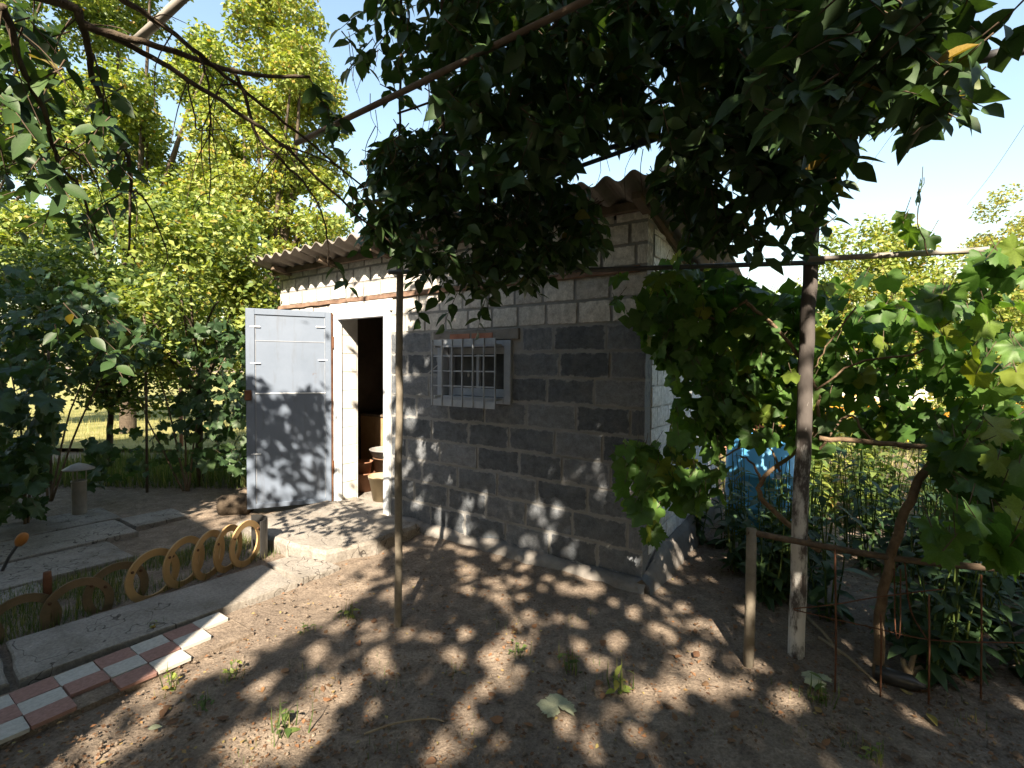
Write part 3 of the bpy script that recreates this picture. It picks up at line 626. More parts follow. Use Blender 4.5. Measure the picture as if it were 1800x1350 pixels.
# round log, drum
p = G(415, 905); lg = MB().lathe([(.001, -.14), (.10, -.14), (.108, -.05), (.106, .1), (.098, .14), (.001, .14)], 16).build('log', M['bark'], None, True, p+Vector((0, 0, .10)))
lg.rotation_euler = (math.pi/2, 0, SA-.9); tag(lg, 'round wooden log lying on the soil behind the hoops', 'log')
p = G(85, 1095); st = MB().tube([(0, 0, -.1), (0, 0, .26), (0, 0, .30)], [.02, .02, .018], 10).build('iron_stake', M['rust'], None, True, p); tag(st, 'dark rusty iron stake standing inside the mossy hoops', 'stake')
p = G(-6, 1010); rod = empty('garden_light', p); tag(rod, 'stick with a rounded orange head leaning over the slabs', 'garden stake')
tip = D(38, 948, p.y+.02)-p
MB().tube([(0, 0, -.05), tip*.5, tip*.92], .010, 8).build('stick', M['darkpipe'], rod, True)
h_ = MB().lathe([(.001, -.05), (.022, -.045), (.034, -.015), (.034, .015), (.024, .042), (.001, .052)], 14).build('head', M['orange'], rod, True); h_.location = tip; h_.rotation_euler = (0, .5, 0)

# ================================================================== YARD OBJECTS, right
fp = G(1315, 1168); fence = empty('low_fence', fp); tag(fence, 'low garden fence of a stub post, sagging rail and thin rods', 'fence')
ft = Vector((fp.x, fp.y, .70)); fe = D(1835, 1006, 2.12)
MB().tube(rel([fp+Vector((0, 0, -.15)), fp+Vector((.004, 0, .35)), ft], fp), [.026, .025, .024], 10).build('post', M['postwood'], fence, True)
MB().tube(rel(curve([Vector((ft.x-.02, ft.y, .685)), D(1420, 955, 2.42), D(1600, 985, 2.3), fe], 5), fp), .016, 8).build('rail', M['twig'], fence, True)
for px, py0, py1, yy in ((1468, 965, 1222, 2.25), (1548, 1080, 1225, 2.22), (1633, 1045, 1240, 2.2), (1725, 1010, 1230, 2.12)):
    g = G(px, py1); MB().tube(rel([g+Vector((0, 0, -.1)), Vector((g.x+.01, g.y+.02, .25)), D(px, py0, g.y+.03)], fp), .0042, 6).build('rod', M['rust'], fence, True)
for pts in ([D(1395, 1070, 2.45), D(1470, 1062, 2.3), D(1540, 1050, 2.3), D(1660, 1035, 2.2)], [D(1395, 1072, 2.45), D(1520, 1100, 2.3), D(1640, 1125, 2.2), D(1800, 1130, 2.0)], [D(1590, 985, 2.3), D(1600, 1070, 2.25), D(1630, 1125, 2.2)], [D(1572, 1000, 2.3), D(1574, 1108, 2.25), D(1582, 1110, 2.25), D(1583, 1000, 2.3)]):
    MB().tube(rel(curve(pts, 5), fp), .003, 5).build('wire', M['rust'], fence, True)
for i, (a, b_, r) in enumerate(((G(1440, 1120, .03), G(1540, 1200, .03), .008), (G(1420, 1085, .02), G(1475, 1150, .02), .010))):
    o = MB().tube([Vector((0, 0, 0)), (b_-a)*.5+Vector((.01, 0, .01)), b_-a], [r, r*.9, r*.7], 7).build('stick', M['paletwig'], None, True, a)
    tag(o, ('long pale stick lying on the soil beside the vine trunk', 'short pale stick on the soil under the low fence')[i], 'stick')
p = G(1600, 1190); stub = empty('cut_stump', p); tag(stub, 'small pruned stump with pale cut shoots beside the vine trunk', 'stump')
for q in ([(0, 0, -.05), (.0, 0, .05), (.03, .01, .13)], [(0, 0, 0), (.03, 0, .04), (.055, .0, .05)], [(0, 0, 0), (-.03, 0, .05), (-.04, 0, .09)]): MB().tube(q, [.016, .013, .010], 8).build('shoot', M['paletwig'], stub, True)
p = G(1575, 1205); bt = MB().lathe([(.001, -.08), (.035, -.08), (.037, -.02), (.034, .06), (.014, .09), (.012, .11), (.001, .11)], 14).build('bottle', M['black'], None, True, p+Vector((0, 0, .037))); bt.rotation_euler = (math.pi/2, 0, .9); tag(bt, 'black bottle lying on the soil at the foot of the vine', 'bottle')
# barrel
bp = S(0.47, 1.74, 0); brl = empty('barrel', bp); tag(brl, 'bright blue plastic barrel standing beside the back of the shed', 'barrel')
MB().lathe([(.001, 0), (.26, 0), (.285, .03), (.29, .27), (.298, .28), (.298, .31), (.29, .32), (.29, .56), (.298, .57), (.298, .60), (.29, .61), (.285, .84), (.265, .88), (.27, .90), (.25, .90), (.24, .87), (.001, .87)], 28).build('body', M['blue'], brl, True)
for a in (0.6, 3.2): MB().lathe([(.001, .875), (.035, .875), (.035, .905), (.001, .91)], 12, (.14*math.cos(a), .14*math.sin(a), 0)).build('bung', M['blue'], brl, True)
MB().tube([(.0, -.302, .60), (0, -.315, .60)], .03, 10).build('tap_plate', M['steel'], brl)
MB().tube([(-.06, -.31, .58), (.06, -.31, .585)], .008, 8).build('tap', M['steel'], brl)
# red brick garden wall and a far house behind the beds
gw = empty('brick_wall', (3.0, 8.6, 0)); tag(gw, 'low red brick garden wall seen through the vines behind the barrel', 'wall')
ub = MB().cbox(-.12, .12, -.05, .05, -.034, .034, .004).mesh('brick'); ub.materials.append(M['brickred'])
MB().box(-1.5, 1.9, -.035, .06, -.1, 1.66).build('core', M['mortar'], gw)
for r in range(21):
    for c in range(13):
        x = -1.36+c*.252+(.126 if r % 2 else 0)
        o = bpy.data.objects.new('brick', ub); COL.objects.link(o); o.parent = gw; o.location = (x, 0, .04+r*.079)
hs = empty('far_house', (16, 26, 0), .25); tag(hs, 'distant pale house with a reddish roof beyond the right hand trees', 'house')
MB().box(-5, 5, -3, 3, -.2, 2.8).build('wall', M['wall'], hs)
MB().add([(-5.5, -3.5, 2.7), (5.5, -3.5, 2.7), (5.5, 3.5, 2.7), (-5.5, 3.5, 2.7), (-5.5, 0, 4.6), (5.5, 0, 4.6)], [(0, 1, 5, 4), (3, 4, 5, 2), (0, 4, 3), (1, 2, 5), (0, 3, 2, 1)]).build('roof', M['rooftile'], hs)
for x in (-3, 0, 3):
    o = MB().cbox(x-.5, x+.5, -3.06, -3.003, .9, 2.1, .01).build('window', M['glass'], hs); MB().cbox(x-.03, x+.03, -3.08, -3.061, .9, 2.1, .005).build('frame', M['winpaint'], o)
# dwelling behind the photographer: its corner shades the path on the left
dw = empty('dwelling', (-1.95, -.25, 0), 0.0); tag(dw, 'rendered house whose corner shades the concrete path', 'house')
MB().box(-7.5, 0, -5.5, 0, -.2, 3.02).build('wall', M['wall'], dw)
MB().add([(-7.9, -5.9, 2.92), (.12, -5.9, 2.92), (.12, .15, 2.92), (-7.9, .15, 2.92), (-5.2, -2.9, 7.2), (-2.6, -2.9, 7.2), (-7.9, .15, 3.0), (.12, .15, 3.0), (.12, -5.9, 3.0), (-7.9, -5.9, 3.0)], [(0, 3, 2, 1), (3, 6, 7, 2), (2, 7, 8, 1), (1, 8, 9, 0), (0, 9, 6, 3), (6, 4, 5, 7), (7, 5, 8), (8, 5, 4, 9), (9, 4, 6)]).build('roof', M['rooftile'], dw)  # ridge raised steeply to block sky and shade the left yard
for x in (-5.5, -2.5):
    o = MB().cbox(x-.6, x+.6, .003, .03, 1.0, 2.3, .006).build('window', M['glass'], dw)
    for a in ((x-.68, x-.601), (x+.601, x+.68), (x-.03, x+.03)): MB().cbox(a[0], a[1], .031, .06, .95, 2.35, .005).build('frame', M['frametrim'], o)
# overhead lines
for i, (a, b_) in enumerate(((D(1650, -20, 12), D(1440, 380, 20)), (D(1740, -20, 12), D(1500, 330, 20)), (D(1820, 190, 12), D(1700, 360, 20)))):
    o = MB().tube(curve([Vector((0, 0, 0)), (b_-a)*.5-Vector((0, 0, .12)), b_-a], 5), .006, 4).build('power_line', M['darkpipe'], None, False, a); tag(o, 'thin overhead wire crossing the sky above the right trees', 'wire', 'overhead wires')

# ================================================================== VEGETATION
def wpart(o, parent):
    o.parent = parent; o.matrix_parent_inverse = parent.matrix_basis.inverted(); return o
def wtube(name, pts, rad, m, parent, n=6, sm=True): return wpart(MB().tube(pts, rad, n).build(name, M[m], None, sm), parent)
def wcloud(name, T, pos, d, z, s, m, parent): return wpart(cloud(name, T, pos, d, z, s, M[m]), parent)

# ---- where a sunbeam through p would land, and how open the crown is shaped for it
HX, HY, HA = DX0-.04, -.035, math.radians(-123.5); LL = SL(Vector(LDIR)+CORNER); LLx, LLy, LLz = LL.x, LL.y, LDIR.z
LITPOLY = [(425, 1015), (465, 940), (560, 905), (650, 930), (655, 1010), (605, 1065), (510, 1120), (430, 1160), (320, 1210), (385, 1085)]
LITG = [tuple(G(*q)[:2]) for q in LITPOLY]
LIT2 = [tuple(G(*q)[:2]) for q in [(430, 1330), (480, 1240), (590, 1200), (575, 1250), (520, 1345)]]
LIT3 = [tuple(G(*q)[:2]) for q in [(1090, 1190), (1200, 1190), (1230, 1230), (1130, 1230)]]
def openness(p):
    q = SL(p)
    ca, sa = math.cos(HA), math.sin(HA)                             # door leaf
    den = LLx*(-sa)+LLy*ca
    if abs(den) > 1e-6:
        t = ((HX-q.x)*(-sa)+(HY-q.y)*ca)/den
        if t > 0:
            x, y, z = q.x+LLx*t, q.y+LLy*t, q.z+LLz*t; u = (x-HX)*ca+(y-HY)*sa
            if -.03 < u < .82 and .05 < z < 2.1:
                edge = 1.18+0.22*(u/.8)+.10*math.sin(u*11)
                return .985 if z > edge else (.10 if z > .35 else .35)
    if LLy > 0:
        t = -q.y/LLy
        if t > 0:
            x, z = q.x+LLx*t, q.z+LLz*t
            if -LEN-.3 < x < .1 and 0 < z < 2.75:
                if DX0 < x < DX1 and z > .2: return .9
                if x < -2.45: return .985 if z > 1.25-.12*(x+3) else (.55 if x < -2.6 else .30)
                if x < -2.05: return .75 if z > 2.0 else .5
                if x < -1.7: return .35 if z > 1.8 else .4
                if z < .45: return .26
                return .045
    t = -p[2]/LDIR.z; x, y = p[0]+LDIR.x*t, p[1]+LDIR.y*t
    if y < 1.3 or x > 3.6 and y < 4 or x < -2.4 and y < 3: return .035
    if in_poly(x, y, LITG): return .97
    if in_poly(x, y, LIT2) or in_poly(x, y, LIT3): return .93
    if y > 7.2: return .93 if x > 2.0 else (.8 if x < -1.2 else .06)
    if x > 1.2 and 3.9 < y < 7.3: return .68
    if x > 1.9: return .12 if y < 5.2 else .55
    if x > 1.25: return .17
    if y < 2.2: return .15
    if x < -1.2: return .30
    return .34

# ---- fruit tree spreading over the yard
tree0 = empty('fruit_tree', (2.45, -2.3, 0)); tag(tree0, 'broad leaved fruit tree with a dark canopy hanging over the pergola', 'tree')
E1 = LDIR.cross(Vector((0, 0, 1))).normalized(); E2 = LDIR.cross(E1).normalized()
def beam(p): return p[0]*E1.x+p[1]*E1.y+p[2]*E1.z, p[0]*E2.x+p[1]*E2.y+p[2]*E2.z
def on_beam(lx, ly, h): t = h/-LDIR.z; return (lx-LDIR.x*t, ly-LDIR.y*t, h)
gaps = {}; ng = 0                                                   # clustered openings cut along sunbeams to shape the sun spots
for _ in range(2600):
    lx, ly = random.uniform(-2.6, 4.2), random.uniform(1.4, 10.0)
    for q in range(random.choice((1, 1, 2, 3, 4, 6))):
        gx, gy = lx+random.gauss(0, .09), ly+random.gauss(0, .13); p = on_beam(gx, gy, 4.4); o_ = openness(p)
        if o_ < .65 and o_ > .04 and random.random() < o_*.66:
            a, b = beam(p); gaps.setdefault((int(a//.1), int(b//.1)), []).append((a, b, random.uniform(.003, .018))); ng += 1
P = []; Dv = []; Zv = []; Sv = []; lim = 5.4
for _ in range(265000):
    lx, ly, h = random.uniform(-3.0, 6.5), random.uniform(-2.5, 10.8), random.uniform(3.5, 5.8)
    p = on_beam(lx, ly, h)
    if in_frame(p, .10): continue
    if p[0] < -1.6 and p[1] < .3 and h < 5.6: continue
    o_ = max(openness(p), openness((p[0]+.09, p[1]+.07, h)), openness((p[0]-.09, p[1]-.07, h)))
    dens = -math.log(o_) if o_ >= .65 else 4.9*max(.8, 1+.5*noise.noise((lx*2.2, ly*1.6, h*.3)))
    if random.random() > dens/lim: continue
    d = Vector((random.gauss(0, 1), random.gauss(0, 1), random.gauss(0, .5)-.4)).normalized(); sz = random.uniform(.085, .125)
    q = Vector(p)+d*sz; a0, b0 = beam(p); a1, b1 = beam(q); am, bm_ = (a0+a1)/2, (b0+b1)/2; hit = False; L2 = (a1-a0)**2+(b1-b0)**2+1e-9
    for ci in range(int((am-.12)//.1), int((am+.12)//.1)+1):
        for cj in range(int((bm_-.12)//.1), int((bm_+.12)//.1)+1):
            for ga, gb, gr_ in gaps.get((ci, cj), ()):
                t = max(0, min(1, ((ga-a0)*(a1-a0)+(gb-b0)*(b1-b0))/L2))
                if (a0+(a1-a0)*t-ga)**2+(b0+(b1-b0)*t-gb)**2 < (gr_+.2*sz)**2: hit = True; break
            if hit: break
        if hit: break
    if hit: continue
    P.append(p); Dv.append(tuple(d)); Zv.append((random.gauss(0, .6), random.gauss(0, .6), .8+random.gauss(0, .6))); Sv.append(sz)
wcloud('upper_foliage', OV_RHOMB, P, Dv, Zv, Sv, 'leaf', tree0)  # unseen leaves, culled by landing point to shape sun and shade
print('gaps', ng)
print('shade leaves', len(P))
# the part of the canopy that hangs into view, built sprig by sprig
leafP, leafD, leafZ, leafS = [], [], [], []; twigs = MB()
def sprig(p, n, size, length=.16, droop=.7, check=True):
    a = random.uniform(0, 2*math.pi); dv = Vector((math.cos(a), math.sin(a), -droop+random.uniform(-.4, .5))).normalized()
    base = Vector(p)-dv*length*.5; mid = base+dv*length*.5; tip = base+dv*length-Vector((0, 0, length*.12))
    if check and random.random() > -math.log(openness(p))/1.2: return
    twigs.tube([base-dv*.015, base, mid, tip], [.0028, .0025, .002, .0012], 4, False)
    for i in range(n):
        t = (i+.5)/n; q = base+(mid-base)*min(1, 2*t)+(tip-mid)*max(0, 2*t-1)
        b = i*2.4+a; side = Vector((math.cos(b), math.sin(b), random.uniform(-.9, .15)))
        leafP.append(tuple(q)); leafD.append(tuple((dv*.5+side).normalized())); leafZ.append((random.gauss(0, .55), random.gauss(0, .55)-.15, .75)); leafS.append(size*random.uniform(.75, 1.2))
def region(poly, y0, y1, count, n, size, length=.16, droop=.7, check=True):
    xs = [q[0] for q in poly]; ys = [q[1] for q in poly]; c = 0
    while c < count:
        x, y = random.uniform(min(xs), max(xs)), random.uniform(min(ys), max(ys))
        if in_poly(x, y, poly): sprig(D(x, y, random.uniform(y0, y1)), n, size, length, droop, check); c += 1
region([(790, -30), (1690, -30), (1690, 170), (1610, 230), (1560, 180), (1490, 280), (1420, 290), (1290, 330), (1200, 300), (1180, 230), (1040, 240), (1000, 290), (900, 320), (830, 300), (780, 210)], 1.75, 3.0, 700, 8, .098, check=False)
region([(1300, -30), (1690, -30), (1690, 170), (1610, 215), (1560, 170), (1480, 250), (1340, 260)], 1.2, 1.7, 110, 6, .092, check=False)
region([(600, -30), (790, -30), (780, 210), (760, 250), (680, 200), (620, 100)], 2.2, 3.0, 44, 6, .09, check=False)
region([(660, 250), (780, 220), (840, 300), (1000, 310), (1060, 400), (1045, 445), (900, 470), (790, 470), (700, 440), (620, 380), (650, 320)], 2.2, 2.9, 270, 7, .088, check=False)
region([(1190, 290), (1450, 280), (1450, 400), (1390, 440), (1260, 420)], 1.8, 2.4, 62, 6, .085, check=False)
region([(1130, 315), (1230, 300), (1265, 400), (1240, 440), (1170, 370)], 2.2, 2.7, 34, 6, .085, check=False)
region([(700, 440), (1040, 440), (960, 500), (760, 510)], 2.3, 2.75, 34, 6, .08, check=False)
for x, y in ((735, 545), (775, 505), (790, 545), (845, 555), (860, 520), (600, 480), (640, 420), (620, 350)): sprig(D(x, y, 2.55), 6, .085, .16, 1.4, False)
for x, y in ((1790, 60), (1760, 40), (1690, 25), (1675, 180), (1640, 200)): sprig(D(x, y, 1.25), 3, .09, .10, .7, False)
def split_leaves(parent, P, Dd, Z, S_, hi, lo, m, n=300):
    P = np.array(P); Dd = np.array(Dd); Z = np.array(Z); S_ = np.array(S_); vis = np.array([in_frame(p) for p in P])
    score = np.where(vis, S_/np.maximum(P[:, 1], .3), 0)+rng.uniform(0, .012, len(P)); o = np.argsort(-score); a, b = o[:n], o[n:]
    ms = [tmesh('leaf', t, M[m]) for t in hi]; leaf_parts(ms, P[a], Dd[a], Z[a], S_[a], parent)
    if len(b): wcloud('foliage', lo, P[b], Dd[b], Z[b], S_[b], m, parent)
split_leaves(tree0, leafP, leafD, leafZ, leafS, OV_HI, ovate(4, .55, .15, .2), 'leaf')
print('canopy leaves', len(leafP))
# limbs of the fruit tree
T0 = Vector((2.45, -2.3, 0)); FK = Vector((2.1, -1.8, 1.9))
wtube('trunk', wob(curve([T0+Vector((0, 0, -.2)), T0+Vector((.03, .05, .9)), FK], 6), .01), taper(13, .17, .12), 'bark', tree0, 14)
LIMBS = [[FK, (1.5, -.6, 3.0), (.9, .7, 3.5), (.4, 1.6, 3.75), (-.2, 2.3, 3.9)], [FK, (2.4, -.4, 2.9), (2.3, 1.0, 3.3), (2.0, 1.9, 3.2), (1.4, 2.6, 3.0)], [FK, (1.0, -1.2, 3.6), (-.4, -.6, 4.6), (-1.2, .4, 5.0)], [FK, (3.0, -1.2, 3.6), (3.9, .2, 4.4), (4.3, 1.5, 4.8)], [FK, (1.8, -1.2, 3.9), (1.2, -.2, 5.2), (.8, .8, 6.0)]]
for L in LIMBS: wtube('limb', wob(curve(L, 5), .015), taper(5*(len(L)-1)+1, .075, .016), 'bark', tree0, 8)
for pts, r in (([D(705, -15, 2.5), D(704, 150, 2.55), D(702, 300, 2.6), D(703, 405, 2.65)], .0075), ([D(778, -15, 2.2), D(779, 80, 2.25), D(777, 180, 2.3), D(785, 290, 2.35)], .011), ([D(1430, -20, 2.2), D(1420, 90, 2.25), D(1425, 200, 2.4), D(1424, 300, 2.5)], .016), ([D(1000, -15, 2.0), D(960, 60, 2.1), D(850, 140, 2.2), D(700, 200, 2.3)], .008), ([D(1300, 40, 1.9), D(1100, 120, 2.1), D(980, 200, 2.3), D(900, 330, 2.5), D(850, 480, 2.55)], .007)):
    wtube('branch', wob(curve(pts, 5), .006), taper(5*(len(pts)-1)+1, r, r*.6), 'bark', tree0, 7)
for _ in range(90):                                                 # bare hanging twiglets
    x, y = random.uniform(610, 1180), random.uniform(-10, 330); yy = random.uniform(2.1, 2.9); a = D(x, y, yy)
    b_ = a+Vector((random.uniform(-.08, .08), random.uniform(-.08, .08), random.uniform(-.32, -.12)))
    twigs.tube(curve([a, (a+b_)/2+Vector((random.uniform(-.05, .05), 0, random.uniform(-.02, .04))), b_], 3), taper(7, .0024, .0012), 4, False)
o = wpart(twigs.build('twigs', M['twig'], None, True), tree0); o['kind'] = 'stuff'

# ---- plum tree whose bare branches cross the upper left
tree1 = empty('plum_tree', (-2.35, .80, 0)); tag(tree1, 'plum tree with bare crooked branches sweeping across the upper left sky', 'tree')
leafP, leafD, leafZ, leafS = [], [], [], []; twigs = MB()
B0 = Vector((-2.35, .80, 0)); F1 = Vector((-2.25, 1.05, 2.45))
wtube('trunk', wob(curve([B0+Vector((0, 0, -.2)), B0+Vector((.02, .04, 1.0)), F1], 6), .01), taper(13, .09, .05), 'bark', tree1, 12)
def pl_(*q): return [D(x, y, yy) for x, y, yy in q]
BR = [([F1]+pl_((60, -10, 1.55), (150, 45, 1.65), (280, 82, 1.75), (420, 128, 1.9), (545, 137, 2.0)), .017, .006),
      (pl_((138, 15, 1.62), (155, 80, 1.7), (165, 140, 1.75), (192, 205, 1.8), (216, 250, 1.85), (230, 320, 1.9), (226, 440, 2.0)), .012, .004),
      (pl_((150, 42, 1.66), (250, 92, 1.75), (330, 140, 1.8), (430, 205, 1.9), (505, 262, 2.0), (600, 352, 2.2), (690, 430, 2.35)), .011, .004),
      (pl_((205, -8, 1.6), (280, 40, 1.7), (350, 96, 1.8), (430, 160, 1.95), (520, 232, 2.1), (640, 330, 2.3)), .010, .004),
      (pl_((350, 96, 1.8), (366, 150, 1.85), (370, 235, 1.9), (368, 360, 1.95)), .004, .002),
      (pl_((408, 118, 1.9), (430, 170, 1.95), (450, 235, 2.0), (482, 270, 2.05), (545, 335, 2.2), (572, 400, 2.3), (578, 470, 2.35)), .0075, .003),
      (pl_((482, 270, 2.05), (505, 272, 2.1), (570, 278, 2.2)), .003, .0015),
      (pl_((85, 225, 1.5), (105, 290, 1.6), (140, 330, 1.7), (165, 400, 1.8), (180, 430, 1.85)), .006, .003),
      (pl_((95, 255, 1.55), (160, 280, 1.65), (215, 320, 1.8)), .004, .002),
      (pl_((230, 335, 1.9), (255, 350, 2.0), (285, 420, 2.1), (300, 470, 2.2)), .004, .002),
      (pl_((330, 140, 1.8), (350, 230, 1.85), (390, 150, 1.9), (430, 155, 1.95)), .003, .0015),
      (pl_((5, 10, 1.3), (25, 60, 1.35), (38, 120, 1.4), (70, 180, 1.45), (85, 225, 1.5)), .010, .006),
      (pl_((490, 255, 2.0), (545, 270, 2.1), (600, 300, 2.2), (622, 360, 2.3)), .004, .002)]
for q, r0, r1 in BR: wtube('branch', wob(curve(q, 5), .004), taper(5*(len(q)-1)+1, r0, r1), 'bark', tree1, 7)
for _ in range(70):
    q, r0, r1 = random.choice(BR[1:]); a = random.choice(curve(q, 6)); b_ = a+Vector((random.uniform(-.14, .14), random.uniform(-.05, .12), random.uniform(-.26, .06)))
    twigs.tube(curve([a, (a+b_)/2+Vector((random.uniform(-.03, .03), 0, .02)), b_], 3), taper(7, .0024, .001), 4, False)
region([(-20, -20), (140, -20), (215, 110), (210, 260), (120, 330), (-20, 300)], 1.35, 1.8, 30, 5, .085, .16, .9, False)
region([(-20, 180), (140, 200), (250, 300), (200, 420), (60, 400), (-20, 330)], 1.7, 2.3, 16, 5, .08, .16, .9, False)
region([(90, 540), (270, 560), (280, 640), (180, 640), (90, 600)], 2.3, 2.8, 9, 6, .085, .18, 1.0, False)
region([(540, 120), (640, 140), (660, 260), (580, 230)], 2.1, 2.5, 5, 6, .085, .16, .9, False)
split_leaves(tree1, leafP, leafD, leafZ, leafS, OV_HI, OV_LO, 'leaf')
o = wpart(twigs.build('twigs', M['twig'], None, True), tree1); o['kind'] = 'stuff'

# ---- generic tree: trunk, limbs to clump centres, leaves round the clumps
def clumps(c, r, n, seed, cr=(.35, .7)):
    q = random.Random(seed); out = []
    while len(out) < n:
        v = Vector((q.uniform(-1, 1), q.uniform(-1, 1), q.uniform(-1, 1)))
        if v.length > 1 or v.length < .25: continue
        out.append((Vector((c[0]+v.x*r[0], c[1]+v.y*r[1], c[2]+v.z*r[2])), q.uniform(*cr)))
    return out
def tree(name, label, cat, base, fork, cl, nleaf, size, m, T=OV_RHOMB, r0=.10, limbs=12, group=None, m2=None, down=.35):
    e = empty(name, base); tag(e, label, cat, group); B = Vector(base); Fk = Vector(fork)
    wtube('trunk', wob(curve([B+Vector((0, 0, -.2)), (B+Fk)/2+Vector((random.uniform(-.08, .08), 0, 0)), Fk], 5), .01), taper(11, r0, r0*.6), 'bark', e, 9)
    for c, r in random.sample(cl, min(limbs, len(cl))):
        md = Fk+(c-Fk)*.5+Vector((random.uniform(-.15, .15), random.uniform(-.15, .15), random.uniform(.0, .25)))
        wtube('limb', curve([Fk-Vector((0, 0, .1)), md, c], 4), taper(9, r0*.42, r0*.1), 'bark', e, 5)
    wts = np.array([r**2 for _, r in cl]); ids = rng.choice(len(cl), nleaf, p=wts/wts.sum())
    C = np.array([tuple(c) for c, _ in cl])[ids]; Rr = np.array([r for _, r in cl])[ids]
    dd = nrmz(rng.normal(size=(nleaf, 3))); P = C+dd*(Rr*rng.uniform(.25, 1.0, nleaf)**.6)[:, None]*np.array([1, 1, .8]); P = P[P[:, 2] > .05]
    k_ = len(P); d, z = rnd_dirs(k_, down, .6); z = nrmz(z+0.5*dd[:k_]); s = rng.uniform(.7, 1.25, k_)*size
    if m2:
        h = rng.random(k_) < .22; wcloud('crown', T, P[~h], d[~h], z[~h], s[~h], m, e); wcloud('crown_tips', T, P[h], d[h], z[h], s[h], m2, e)
    else: wcloud('crown', T, P, d, z, s, m, e)
    return e
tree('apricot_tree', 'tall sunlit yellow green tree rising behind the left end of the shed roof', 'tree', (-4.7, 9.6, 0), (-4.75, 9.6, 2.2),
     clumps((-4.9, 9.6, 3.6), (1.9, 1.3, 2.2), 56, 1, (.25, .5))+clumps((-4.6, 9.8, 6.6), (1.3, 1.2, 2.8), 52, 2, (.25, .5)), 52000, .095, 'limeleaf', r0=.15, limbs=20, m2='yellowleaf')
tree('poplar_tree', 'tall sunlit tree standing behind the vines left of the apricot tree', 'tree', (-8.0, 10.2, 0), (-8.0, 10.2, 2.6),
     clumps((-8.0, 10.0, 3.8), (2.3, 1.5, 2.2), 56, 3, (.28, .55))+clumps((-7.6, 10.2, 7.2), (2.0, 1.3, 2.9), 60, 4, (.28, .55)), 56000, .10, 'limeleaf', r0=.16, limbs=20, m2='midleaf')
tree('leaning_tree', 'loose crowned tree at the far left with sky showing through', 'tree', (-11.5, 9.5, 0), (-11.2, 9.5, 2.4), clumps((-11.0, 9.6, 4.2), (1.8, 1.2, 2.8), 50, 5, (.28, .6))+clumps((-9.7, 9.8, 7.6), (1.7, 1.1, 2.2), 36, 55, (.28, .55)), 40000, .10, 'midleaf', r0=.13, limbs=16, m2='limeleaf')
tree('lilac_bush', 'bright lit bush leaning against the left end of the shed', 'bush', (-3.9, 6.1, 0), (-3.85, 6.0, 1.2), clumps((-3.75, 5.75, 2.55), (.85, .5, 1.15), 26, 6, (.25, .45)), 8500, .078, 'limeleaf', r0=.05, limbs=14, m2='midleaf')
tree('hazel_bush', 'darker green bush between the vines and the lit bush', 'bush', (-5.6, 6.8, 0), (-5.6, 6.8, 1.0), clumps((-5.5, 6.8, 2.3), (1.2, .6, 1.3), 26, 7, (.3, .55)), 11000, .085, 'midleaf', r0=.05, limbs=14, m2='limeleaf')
# tree outside the picture on the left, it shades the vines and the log
tree('walnut_tree', 'broad walnut tree shading the vines on the left of the path', 'tree', (-6.5, 1.3, 0), (-6.5, 1.3, 2.4), clumps((-6.5, 1.5, 4.4), (2.0, 1.9, 1.5), 44, 8, (.5, .85)), 30000, .16, 'midleaf', OV_RHOMB, .18, 20)
tree('sky_block_bush', 'added unseen bush blocking low sky right of the pergola', 'bush', (4.3, .9, 0), (4.3, .9, .8), clumps((4.3, .9, 1.6), (.8, 1.6, 1.3), 30, 40, (.4, .6)), 9000, .10, 'midleaf', r0=.05, limbs=10)  # unseen bush added to cut low sky light from the right
for i, (x, y, rx, ry, h, lb) in enumerate(((-12.5, -8.5, 2.2, 1.2, 8.0, 'added unseen tree blocking sky far left of the dwelling'), (-8.5, -10.5, 2.2, 1.2, 8.5, 'added unseen tree blocking sky behind the dwelling roof'), (-4.0, -10.8, 2.2, 1.2, 8.5, 'added unseen tree blocking sky behind the dwelling corner'), (.3, -10.8, 2.2, 1.2, 8.5, 'added unseen tree blocking sky between the dwelling and the fruit tree'), (4.4, -10.6, 2.2, 1.2, 8.5, 'added unseen tree blocking sky behind the fruit tree'), (8.4, -8.4, 2.0, 2.0, 8.0, 'added unseen tree blocking sky at the back corner of the yard'), (9.0, -4.0, 1.3, 2.2, 7.0, 'added unseen tree blocking sky on the right behind the fruit tree'), (9.2, .4, 1.3, 2.2, 6.5, 'added unseen tree blocking sky on the right beside the added bush'), (-11.5, 1.5, 1.3, 2.4, 7.0, 'added unseen tree blocking sky on the left beside the walnut'), (-12.0, -3.8, 1.3, 2.2, 7.0, 'added unseen tree blocking sky on the left behind the walnut'))):
    tree('sky_block_tree', lb, 'tree', (x, y, 0), (x, y, 1.4), clumps((x, y, h*.52), (rx, ry, h*.46), 46, 60+i, (.7, 1.1)), 9000, .26, 'midleaf', r0=.12, limbs=6)  # unseen row of trees added to keep sky fill out of the yard
tree('added_shade_bush', 'round unseen bush added to shade the vines beside the walnut', 'bush', (-4.5, 2.3, 0), (-4.5, 2.3, 1.0), clumps((-4.5, 2.3, 2.75), (1.15, 1.0, 1.25), 40, 81, (.35, .55)), 9000, .13, 'midleaf', r0=.07, limbs=12)  # unseen bush added so the low vines fall in shade
